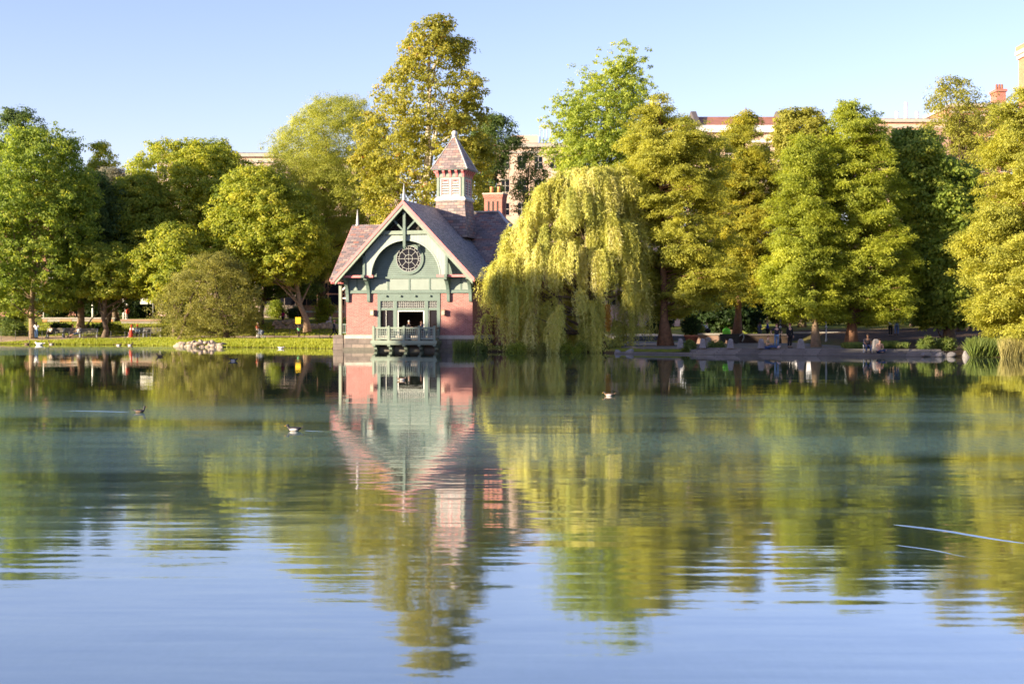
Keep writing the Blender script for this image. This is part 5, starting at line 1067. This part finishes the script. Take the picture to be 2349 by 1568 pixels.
def pose_joints(pose):
    J = dict(pel=(0, 0, .93), spi=(0, 0, 1.10), che=(0, .0, 1.30), nek=(0, 0, 1.47), hd0=(0, -.01, 1.55), hd1=(0, -.03, 1.64), hd2=(0, -.01, 1.72))
    for s, k in ((-1, 'R'), (1, 'L')):
        J.update({'sh' + k: (s * .18, 0, 1.40), 'el' + k: (s * .24, .02, 1.12), 'wr' + k: (s * .25, -.07, .88), 'ha' + k: (s * .25, -.10, .80), 'hi' + k: (s * .09, 0, .90), 'kn' + k: (s * .10, -.01, .50), 'an' + k: (s * .10, .03, .09), 'to' + k: (s * .11, -.14, .04)})
    def shift(keys, d):
        for k in keys: J[k] = tuple(np.array(J[k]) + d)
    up = ['pel', 'spi', 'che', 'nek', 'hd0', 'hd1', 'hd2'] + [a + k for a in ('sh', 'el', 'wr', 'ha') for k in 'LR']
    if pose == 'walk':
        J.update(knL=(.10, -.26, .53), anL=(.10, -.40, .14), toL=(.10, -.56, .15), knR=(-.10, .10, .50), anR=(-.10, .42, .20), toR=(-.10, .34, .05)); J.update(elL=(.25, .12, 1.13), wrL=(.24, .10, .90), haL=(.24, .08, .82), elR=(-.25, -.06, 1.14), wrR=(-.24, -.24, .98), haR=(-.24, -.31, .94))
    if pose == 'hips': J.update(elR=(-.42, .06, 1.18), wrR=(-.36, -.12, .98), haR=(-.30, -.14, .94), elL=(.40, .05, 1.16), wrL=(.28, -.16, 1.02), haL=(.20, -.18, 1.02))
    if pose == 'read': J.update(elR=(-.26, .02, 1.14), wrR=(-.14, -.24, 1.16), haR=(-.09, -.31, 1.18), elL=(.26, .02, 1.14), wrL=(.14, -.24, 1.16), haL=(.09, -.31, 1.18))
    if pose in ('sit', 'recline', 'sitread'):
        shift(up, np.array([0, .12, -.42])); shift(['hiL', 'hiR'], np.array([0, .12, -.42]))
        for s, k in ((-1, 'R'), (1, 'L')): J.update({'kn' + k: (s * .14, -.34, .50), 'an' + k: (s * .15, -.32, .09), 'to' + k: (s * .16, -.50, .04), 'el' + k: (s * .25, .06, .74), 'wr' + k: (s * .18, -.18, .62), 'ha' + k: (s * .14, -.27, .60)})
        if pose == 'sitread':
            for s, k in ((-1, 'R'), (1, 'L')): J.update({'wr' + k: (s * .12, -.22, .78), 'ha' + k: (s * .07, -.30, .80)})
        if pose == 'recline':
            for k in ['spi', 'che', 'nek', 'hd0', 'hd1', 'hd2', 'shL', 'shR']: p = np.array(J[k]); J[k] = (p[0], p[1] + (p[2] - .5) * .35, p[2] * .96)
            for s, k in ((-1, 'R'), (1, 'L')): J.update({'kn' + k: (s * .12, -.46, .38), 'an' + k: (s * .13, -.88, .10), 'to' + k: (s * .14, -.98, .18), 'el' + k: (s * .27, .10, .76), 'wr' + k: (s * .16, -.18, .72), 'ha' + k: (s * .10, -.26, .72)})
    if pose in ('ground', 'lotus'):
        shift(up, np.array([0, .0, -.80])); shift(['hiL', 'hiR'], np.array([0, 0, -.80]))
        for k in ['che', 'nek', 'hd0', 'hd1', 'hd2', 'shL', 'shR']: p = np.array(J[k]); J[k] = (p[0], p[1] - (p[2] - .3) * .15, p[2])
        for s, k in ((-1, 'R'), (1, 'L')):
            J.update({'kn' + k: (s * .13, -.46, .18 if pose == 'ground' else .22), 'an' + k: (s * .12, -.86, .08), 'to' + k: (s * .13, -.90, .22), 'el' + k: (s * .26, -.04, .36), 'wr' + k: (s * .16, -.26, .34), 'ha' + k: (s * .10, -.34, .34)})
            if pose == 'lotus': J.update({'kn' + k: (s * .36, -.36, .20), 'an' + k: (-s * .06, -.46, .08), 'to' + k: (-s * .16, -.52, .06)})
    return J

NP = 0
def person(label, x, y, z, rz, pose, shirt, trousers, skin='skin_light', hair=(.03, .02, .015), h=1.74, sleeves='short', shorts=False, shoes=(.05, .045, .04), hat=None, long_hair=False, cat='person', bare=False, skirt=None):
    global NP
    NP += 1; s = h / 1.74; J = pose_joints(pose); t = thing('person', label, cat, (x, y, z), rz); t.scale = (s, s, s)
    V, E, Rd, ix = [], [], [], {}
    def add(k, r, par=None, p=None):
        ix[k] = len(V); V.append(p or J[k]); Rd.append(r)
        if par: E.append((ix[par], ix[k]))
    add('pel', (.135, .10)); add('spi', (.125, .09), 'pel'); add('che', (.155, .105), 'spi'); add('nek', .055, 'che'); add('hd0', (.062, .070), 'nek'); add('hd1', (.078, .092), 'hd0'); add('hd2', (.055, .065), 'hd1')
    fing = MB()
    for k in 'LR':
        add('sh' + k, .062, 'che'); add('el' + k, .042, 'sh' + k); add('wr' + k, .028, 'el' + k); add('ha' + k, (.034, .018), 'wr' + k)
        add('hi' + k, .085, 'pel'); add('kn' + k, .055, 'hi' + k); add('an' + k, .036, 'kn' + k); add('to' + k, .034, 'an' + k)
        w = Vector(J['wr' + k]); a = Vector(J['ha' + k]); d = (a - w).normalized(); side = d.cross(Vector((0, 0, 1))); side = Vector((1, 0, 0)) if side.length < .2 else side.normalized(); pn = side.cross(d)
        for i, L in enumerate((.070, .080, .075, .060)):
            q = a + side * (-.027 + i * .018) - d * .01; fing.tube([q, q + d * L * .5 - pn * .006, q + d * L * .85 - pn * .025, q + d * L - pn * .045], [.0095, .009, .008, .006], 5)
        q = w + d * .04 + side * (.03 if k == 'R' else -.03); fing.tube([q, q + d * .03 + side * (.025 if k == 'R' else -.025), q + d * .065 + side * (.03 if k == 'R' else -.03) - pn * .02], [.012, .010, .007], 5)
    hd = Vector(J['hd1']); up = (Vector(J['hd2']) - Vector(J['hd0'])).normalized(); fw = Vector((0, -1, 0)); fw = (fw - up * fw.dot(up)).normalized(); sd = up.cross(fw)
    c = hd + fw * .085 - up * .02
    fing.add([c + up * .03, c - sd * .016 - up * .015, c + sd * .016 - up * .015, c + fw * .026 - up * .012], [(0, 1, 3), (0, 3, 2), (1, 2, 3)])          # nose
    for sgn in (-1, 1): fing.ball(tuple(hd + sd * sgn * .08 - up * .01), .014, .022, .03, 6, 5)                                              # ears
    skin_mesh('body', V, E, Rd, MATS[skin], t, 1, 0, fing)
    e = MB()
    for sgn in (-1, 1): e.ball(tuple(hd + fw * .083 + sd * sgn * .030 + up * .012), .010, .008, .008, 6, 5)
    e.build('eye', 'void', t); m_ = hd + fw * .086 - up * .058; MB().bar(m_ - sd * .022, m_ + sd * .022, .010, .008).build('mouth', cloth((.32, .10, .09)), t)
    # clothing follows the same bones, a little wider
    def wear(name, chain, col):
        vs, es, rs, im = [], [], [], {}
        for k, par, r, p in chain:
            im[k] = len(vs); vs.append(p or J[k]); rs.append(r)
            if par: es.append((im[par], im[k]))
        return skin_mesh(name, vs, es, rs, cloth(col), t, 1)
    mix = lambda a, b, u: tuple(np.array(J[a]) * (1 - u) + np.array(J[b]) * u)
    if not bare:
        ch = [('spi', None, (.150, .118), None), ('pel', 'spi', (.165, .130), mix('pel', 'spi', -.1)), ('che', 'spi', (.178, .128), None), ('nk', 'che', (.075, .075), mix('che', 'nek', .8))]
        for k in 'LR':
            ch += [('sh' + k, 'che', .082, None)] + ([('el' + k, 'sh' + k, .060, None), ('wr' + k, 'el' + k, .044, None)] if sleeves == 'long' else [('el' + k, 'sh' + k, .066, mix('sh' + k, 'el' + k, .85))])
        wear('shirt', ch, shirt)
    ch = [('pel', None, (.160, .125), None)]
    for k in 'LR': ch += [('hi' + k, 'pel', .105, None), ('kn' + k, 'hi' + k, .080, mix('hi' + k, 'kn' + k, .95))] + ([] if shorts else [('an' + k, 'kn' + k, .062, mix('kn' + k, 'an' + k, .93))])
    wear('trousers', ch, trousers)
    for k in 'LR':
        MB().tube([Vector(J['an' + k]) + Vector((0, .03, -.02)), Vector(J['an' + k]) * .5 + Vector(J['to' + k]) * .5 + Vector((0, 0, -.015)), Vector(J['to' + k]) + Vector((0, -.05, 0))], [.05, .052, .035], 8).build('shoe', cloth(shoes), t, True)
    b = MB().ball((0, 0, 0), .098, .108, .105, 14, 10); v2 = []
    for p in b.v:
        q = Vector(p)
        if q.y < -.03 and q.z < .045: q *= .80
        if q.z < -.04 and not long_hair: q *= .80
        v2.append(tuple(hd + up * (q.z + .022) + sd * q.x - fw * (q.y + .0) - fw * .022 if False else hd + up * (q.z + .022) + sd * q.x + fw * (-q.y - .018)))
    b.v = v2; 
    if long_hair: b.tube([hd - fw * .07, hd - fw * .10 - up * .14, hd - fw * .10 - up * .30], [.075, .07, .03], 8)
    b.build('hair', cloth(hair), t, True)
    if hat: MB().lathe([(.104, 0), (.100, .06), (.07, .11), (.02, .125)], 14, tuple(hd + up * .035)).bar(hd + up * .045 + fw * .06, hd + up * .038 + fw * .19, .15, .015).build('cap', cloth(hat), t, True)
    return t
WHT, NAVY, JEAN, BLK, GRY = (.70, .70, .70), (.022, .028, .06), (.06, .11, .22), (.018, .018, .020), (.22, .22, .23)
def at(sx, d, z=None, lift=.02):
    x = X(sx / 1.0643, d); return x, d, (H(x, d) + lift if z is None else z)
person('person in a white shirt and jeans standing with back turned beside the oak trunk', *at(89, 151.5), R(180), 'read', WHT, JEAN, 'skin_dark', h=1.80, long_hair=True)
person('person in a cream top and dark trousers seated on the bench near the oak', *at(122, 153.3), R(-30), 'sit', (.62, .52, .42), (.035, .03, .035), 'skin_dark')
person('man in white shirt and blue shorts reclining on the bench with legs stretched out', *at(187, 153.2), R(-48), 'recline', WHT, (.10, .16, .28), 'skin_light', shorts=True)
person('person with a red cap half hidden behind the reclining man', *at(176, 153.8), R(-35), 'sit', (.42, .18, .16), GRY, hat=(.5, .06, .05))
person('person in a white top with red bag and cap walking on the court', *at(309, 171), R(60), 'stand', (.60, .58, .60), (.62, .58, .55), 'skin_dark', h=1.78, hat=(.75, .75, .75), shoes=(.8, .8, .8))
person('person in a white shirt seated on the bench hugging a tall red bag', *at(321, 153.2), R(-15), 'sitread', WHT, (.06, .08, .15), 'skin_light', hat=(.55, .08, .06), shoes=(.7, .7, .7))
person('person in a red cap and pale jacket seated beside the one with the red bag', *at(336, 153.3), R(25), 'sit', (.30, .36, .42), BLK, 'skin_dark', hat=(.60, .06, .04), sleeves='long')
person('person in a red top standing with a stroller by the lawn fence', *at(629, 150.5), R(70), 'stand', (.58, .13, .08), (.62, .60, .58), 'skin_light', hair=(.45, .38, .30), h=1.66)
person('person in a magenta top standing above the rubble stone wall', *at(691, 166), R(150), 'stand', (.42, .015, .16), (.05, .03, .06), 'skin_dark', h=1.65, long_hair=True)
person('small child in a green tunic standing below the yellow sign', *at(729.5, 151.5), R(20), 'stand', (.16, .52, .20), (.05, .03, .03), 'skin_dark', h=1.22)
person('person in white and grey seated on the rubble stone wall', *at(804, 163, 1.85), R(-60), 'sit', (.55, .55, .58), (.50, .50, .54), 'skin_dark', h=1.7)
person('man in a dark suit and white shirt striding along the path to the boathouse', *at(816, 147.5), R(82), 'walk', (.02, .025, .045), BLK, 'skin_light', h=1.80, sleeves='long', hat=(.5, .2, .2))
# on the boathouse balcony
Mb = Matrix.Translation((-8.5, 117, 0)) @ Matrix.Rotation(R(-14.8), 4, 'Z')
p = Mb @ Vector((.28, -.75, .845)); person('grey haired person in a dark top with a red scarf on the boathouse balcony', p.x, p.y, p.z, R(60), 'read', (.055, .05, .06), (.04, .04, .045), 'skin_light', hair=(.50, .48, .46), h=1.63, sleeves='long')
p = Mb @ Vector((1.32, -.62, .845)); person('dark haired woman in a navy top leaning at the balcony rail', p.x, p.y, p.z, R(-70), 'stand', NAVY, (.03, .03, .04), 'skin_light', hair=(.10, .045, .025), h=1.60, sleeves='long', long_hair=True)
# east shore
person('man in a white shirt and black shorts walking along the far terrace', *at(1578, 168), R(85), 'walk', (.55, .58, .70), BLK, 'skin_light', h=1.76, shorts=True)
person('person in white carrying a black shoulder bag behind the brick wall', *at(1725, 140), R(60), 'stand', WHT, (.10, .16, .30), 'skin_light', h=1.76)
person('person in pale clothes standing next to the one with the black shoulder bag', *at(1714, 144), R(200), 'stand', (.55, .58, .62), (.40, .40, .42), 'skin_dark', h=1.78)
person('person in a slate blue top leaning over the dark plaza wall', *at(1855, 134, .62), R(120), 'read', (.10, .12, .19), (.09, .10, .14), 'skin_dark', h=1.74, sleeves='long')
person('person in a bright blue jacket with fair hair behind the dark plaza wall', *at(1874, 135, .66), R(-110), 'read', (.01, .03, .22), BLK, 'skin_light', hair=(.42, .22, .10), h=1.80, sleeves='long')
person('man in a dark T-shirt and jeans standing hands on hips at the plaza edge', *at(1896, 104.0, .465), R(0), 'hips', (.028, .028, .036), (.13, .20, .30), 'skin_light', hair=(.16, .07, .04), h=1.78)
person('man dressed all in black standing at the plaza edge', *at(1928, 104.2, .465), R(25), 'stand', BLK, BLK, 'skin_light', hair=(.18, .05, .03), h=1.80, sleeves='long')
person('person in a tan shirt sitting on the step with legs stretched out beside a bollard', *at(1873, 103.3, .44), R(62), 'ground', (.30, .22, .12), (.04, .07, .16), 'skin_light', hair=(.14, .06, .03), shoes=(.6, .45, .42))
person('person in dark clothing sitting on a folding chair at the steps', *at(2119, 99.4, .24), R(-8), 'sit', (.025, .022, .026), (.05, .08, .16), 'skin_dark', h=1.7)
person('shirtless man sitting cross legged on the steps', *at(2147, 98.9, .24), R(8), 'lotus', (.5, .3, .2), (.03, .05, .12), 'skin_light', h=1.78, bare=True)
person('person in a white shirt standing on the slope beside someone in blue', *at(2174, 122), R(160), 'stand', WHT, BLK, 'skin_light', h=1.74)
person('person in a blue jacket with a white towel standing on the slope', *at(2189, 123), R(-20), 'stand', (.02, .04, .12), (.10, .16, .30), 'skin_dark', h=1.82, sleeves='long')
# what they carry
d = 152.9; x = X(322 / 1.0643, d); o = MB().lathe([(.13, 0), (.2, .1), (.21, .35), (.14, .5), (.16, .65), (.06, .78), (.05, 1.15), (.07, 1.3)], 12).build('red_bag', cloth((.60, .07, .04)), None, True); o.location = (x, d - .40, H(x, d) + .03); o.rotation_euler = (R(-8), 0, 0); tag(o, 'tall narrow red bag held upright between seated knees', 'bag')
MB().tube([(0, .05, .5), (.08, .1, .8), (0, .06, 1.1)], .02, 6).build('strap', 'dark_metal', o)
d = 171; x = X(313 / 1.0643, d); o = MB().ball((0, 0, 0), .24, .2, .34).build('red_bag', cloth((.58, .08, .05)), None, True); o.location = (x, d - .2, H(x, d) + .98); tag(o, 'red bag slung at the hip of the person on the court', 'bag'); MB().tube([(-.05, 0, .3), (-.25, .1, .62)], .02, 6).build('strap', 'dark_metal', o)
d = 139.6; x = X(1727 / 1.0643, d); o = MB().ball((0, 0, 0), .34, .16, .26).build('shoulder_bag', cloth(BLK), None, True); o.location = (x, d, H(x, d) + .95); tag(o, 'black shoulder bag carried by the person in white', 'bag'); MB().tube([(-.2, 0, .2), (0, .1, .55), (.1, .25, .6)], .02, 6).build('strap', 'dark_metal', o)
d = 150.2; x = X(638 / 1.0643, d); t = thing('stroller', 'dark stroller in front of the person in the red top', 'stroller', (x, d, H(x, d)), R(70)); b = MB().ball((0, 0, .62), .24, .34, .26); b.build('seat', cloth((.10, .12, .18)), t, True); MB().tube([(-.2, .3, .95), (0, .42, 1.0), (.2, .3, .95)], .02, 6).tube([(-.2, .3, .95), (-.2, -.3, .15)], .02, 6).tube([(.2, .3, .95), (.2, -.3, .15)], .02, 6).tube([(-.2, -.2, .8), (-.2, .3, .15)], .02, 6).tube([(.2, -.2, .8), (.2, .3, .15)], .02, 6).build('frame', 'grey_metal', t)
for sx_ in (-.22, .22):
    for sy_ in (-.3, .3): MB().tube([(sx_ - .02, sy_, .12), (sx_ + .02, sy_, .12)], .12, 12).build('wheel', 'dark_metal', t)
x, d, z0 = at(2119, 99.4, .24); t = thing('folding_chair', 'folding chair with pale legs under the person in dark clothing', 'chair', (x, d + .1, z0), R(-8)); MB().box(-.27, .27, -.25, .25, .42, .45).build('seat', cloth(NAVY), t); MB().prism([(.24, .48), (.36, .92), (.39, .91), (.27, .47)], -.27, .27, 'x').build('backrest', cloth(NAVY), t)
for sx_ in (-.28, .28):
    MB().bar((sx_, -.3, .0), (sx_, .25, .55), .03).build('leg', 'white_paint', t); MB().bar((sx_, .3, .0), (sx_, -.25, .5), .03).build('leg', 'white_paint', t)

# ------------------------------------------------------------------ water birds
def duck(label, x, y, rz, s=1.0, body='feather_dark', flank='feather_pale', head='feather_dark', neck=.16, asleep=False, group='ducks on the lake', name='duck', cat='duck'):
    t = thing(name, label, cat, (x, y, 0), rz, group); t.scale = (s, s, s)
    prof = [(-.25, .015, .10), (-.21, .06, .09), (-.12, .105, .065), (0, .125, .055), (.10, .115, .06), (.18, .075, .075), (.22, .03, .09)]
    b = MB(); n = 12; 
    for px_, rr, zz in prof:
        for j in range(n): a = 2 * math.pi * j / n; b.v.append((px_, rr * math.cos(a), zz + rr * .72 * math.sin(a)))
    for i in range(len(prof) - 1):
        for j in range(n): b.f.append((i * n + j, i * n + (j + 1) % n, (i + 1) * n + (j + 1) % n, (i + 1) * n + j))
    b.f += [tuple(range(n)), tuple((len(prof) - 1) * n + j for j in range(n))]
    nx = .18 if not asleep else .10
    hx = nx + .045; hz = .115 + neck
    b.tube([(nx - .02, 0, .09), (nx + .03, 0, .10 + neck * .5), (hx - .01, 0, hz - .02)], [.055, .038, .036], 10)
    b.ball((hx + .005, 0, hz), .052, .042, .044, 12, 8)
    o = b.build('body', body, t, True)
    f = MB()
    for sgn in (-1, 1): f.ball((.0, sgn * .085, .045), .15, .048, .058, 12, 8)
    f.build('flank', flank, t, True)
    MB().ball((hx + .004, 0, hz + .004), .055, .045, .044, 12, 8).build('head', head, t, True)
    MB().tube([(hx + .045, 0, hz - .004), (hx + .085, 0, hz - .014), (hx + .115, 0, hz - .018)], [.020, .017, .012], 8).build('bill', 'bill', t, True)
    MB().prism([(-.20, .10), (-.33, .17), (-.31, .12), (-.2, .07)], -.03, .03, 'y').build('tail', body, t)
    MB().ball((hx + .028, .038, hz + .012), .006).ball((hx + .028, -.038, hz + .012), .006).build('eye', 'void', t)
    return t
def wat(vx, vy):
    d = HC * F / (vy - YHV); return X(vx, d), d
for vx, vy, rz, s, kw, lab in [
    (320, 946, 0, .62, dict(flank='feather_brown', neck=.13), 'dark duck swimming ahead of a long bright wake'),
    (675, 988, R(178), .66, dict(neck=.07), 'dark duck with white flanks and tucked head ahead of a short wake'),
    (1397, 908, R(175), .66, dict(body='feather_brown', flank='feather_pale', neck=.06), 'grey flanked duck resting on the water in front of the willow reflection'),
    (922, 872, R(10), .75, dict(body='feather_brown', flank='feather_pale', neck=.06), 'small pale brown duck floating in front of the boathouse reflection'),
    (367, 818, R(190), .9, dict(body='feather_brown', flank='feather_brown', neck=.1), 'tiny brown duck near the west bank below the benches'),
    (535, 828, 0, 1.0, dict(neck=.02), 'flat dark duck near the stone bank with its head down'),
    (645, 799.5, R(20), 1.1, dict(body='feather_white', flank='feather_white', head='feather_brown', neck=.06), 'white duck at the waterline below the red topped person'),
    (62, 790, R(0), 1.15, dict(body='feather_brown', flank='feather_brown', neck=.16), 'brown duck at the bank west of the white goose'),
    (118, 790, R(180), 1.15, dict(body='feather_brown', flank='feather_pale', neck=.18), 'brown duck at the bank east of the white goose'),
    (272, 792.5, R(5), 1.15, dict(body='feather_brown', flank='feather_white', neck=.08), 'pale flanked duck at the bank below the empty bench'),
    (298, 792.5, R(5), 1.15, dict(body='feather_brown', flank='feather_white', neck=.1), 'pale flanked duck at the bank below the red bag'),
    (362, 792, R(90), 1.15, dict(body='feather_pale', flank='feather_pale', neck=.2), 'upright pale duck at the bank beside the olive tree')]:
    x, y = wat(vx, vy); duck(lab, x, y, rz, s, **kw)
x, y = wat(91, 791.5); duck('large white goose floating at the west bank below the standing person', x, y, R(178), 1.7, 'feather_white', 'feather_white', 'feather_white', .05, group=None, name='goose', cat='goose')
x, y = wat(1806, 851); 
# wakes
x, y = wat(306, 945); x2, y2 = wat(20, 939); wake('duck_wake', 'bright ripple trailing behind the dark duck', (x, y, 0), (x2, y2, 0), .09, .24, .040)
x, y = wat(690, 987); x2, y2 = wat(790, 991); wake('short_wake', 'short ripple beside the tucked duck', (x, y, 0), (x2, y2, 0), .07, .13, .024)
x, y = wat(1085, 857); x2, y2 = wat(2420, 883); wake('thin_ripple', 'thin straight ripple line running across the dark reflections of the east shore', (x, y, 0), (x2, y2, 0), .12, .12, .012)
x, y = wat(2042, 1200); x2, y2 = wat(2420, 1254); wake('wide_wake', 'long curved ripple crossing the golden reflection', (x, y, 0), (x2, y2, 0), .065, .13, .026, .02)
x, y = wat(2045, 1246); x2, y2 = wat(2300, 1288); wake('second_wake', 'faint ripple below the long curved one', (x, y, 0), (x2, y2, 0), .05, .11, .012)

# ------------------------------------------------------------------ wood on the west bank (out of frame: its evening shadow falls across the plaza)
for i, (x, y, top, wd) in enumerate([(-58, 57.4, 21.5, 5), (-61, 63.7, 24, 5), (-64.1, 70, 24.5, 5), (-67.2, 76.3, 22.5, 5), (-69.8, 82, 19.5, 4.5)]):
    d = y; v = lambda q: q * F / d + CXV; zz = lambda h_: YHV - (h_ - HC) * F / d
    broadleaf(['round topped tree on the west bank at the south end of its grove', 'tall broad tree on the west bank nearest the open water', 'tallest broad tree on the west bank', 'broad tree on the west bank next to the tallest one', 'lower broad tree at the north end of the west bank grove'][i],
        [(zz(top), v(x - wd * .5), v(x + wd * .5)), (zz(top * .92), v(x - wd * .8), v(x + wd * .8)), (zz(top * .6), v(x - wd), v(x + wd)), (zz(top * .3), v(x - wd), v(x + wd)), (zz(1.0), v(x - wd * .7), v(x + wd * .7))], d, v(x), 'leaf_oak', nl=40, lr=(1.6, 2.6), nlf=20, leaf=(.5, .4), seed=90 + i, group='trees on the west bank', ttop=top * .7, base=.3, dens=.9)
# ------------------------------------------------------------------ light, sky, camera
SUN_EL, SUN_AZ = 12.5, 64.0                             # azimuth measured from towards the camera (-Y) round to -X
sd_ = Vector((-math.sin(R(SUN_AZ)) * math.cos(R(SUN_EL)), -math.cos(R(SUN_AZ)) * math.cos(R(SUN_EL)), math.sin(R(SUN_EL))))
li = bpy.data.lights.new('sun', 'SUN'); li.energy = 5.0; li.angle = R(0.6); li.color = (1.0, 0.83, 0.58)
so = bpy.data.objects.new('sun', li); COL.objects.link(so); so.rotation_euler = (-sd_).to_track_quat('-Z', 'Y').to_euler()
w = bpy.data.worlds.new('World'); sc.world = w; w.use_nodes = True; nt = w.node_tree; nt.nodes.clear()
sky = nt.nodes.new('ShaderNodeTexSky'); sky.sky_type = 'NISHITA'; sky.sun_disc = False; sky.sun_elevation = R(SUN_EL); sky.sun_rotation = math.atan2(sd_.x, sd_.y)
sky.air_density = 1.0; sky.dust_density = 0.3; sky.ozone_density = 3.0
bg = nt.nodes.new('ShaderNodeBackground'); bg.inputs[1].default_value = 0.094; ow = nt.nodes.new('ShaderNodeOutputWorld')
tn = nt.nodes.new('ShaderNodeMix'); tn.data_type = 'RGBA'; tn.blend_type = 'MULTIPLY'; tn.inputs[0].default_value = 1.0; tn.inputs[7].default_value = (1.28, 0.95, 1.05, 1)
nt.links.new(sky.outputs[0], tn.inputs[6]); nt.links.new(tn.outputs[2], bg.inputs[0]); nt.links.new(bg.outputs[0], ow.inputs[0])
cam = bpy.data.cameras.new('camera'); cam.sensor_width = 36.0; cam.lens = 36.0 * 3472 / 2500; cam.shift_y = -(834.5 - 780) / 2500; cam.clip_end = 6000
co = bpy.data.objects.new('camera', cam); COL.objects.link(co); co.location = (0, 0, HC); co.rotation_euler = (R(90), 0, 0); sc.camera = co
cam.dof.use_dof = True; cam.dof.focus_distance = 32.0; cam.dof.aperture_fstop = 2.4
sc.view_settings.view_transform = 'Standard'; sc.view_settings.look = 'None'; sc.view_settings.exposure = 1.7; sc.view_settings.gamma = 1.0
sc.cycles.use_denoising = True; sc.cycles.max_bounces = 8; sc.cycles.diffuse_bounces = 5; sc.cycles.transmission_bounces = 3; sc.cycles.transparent_max_bounces = 4; sc.cycles.caustics_reflective = False; sc.cycles.caustics_refractive = False
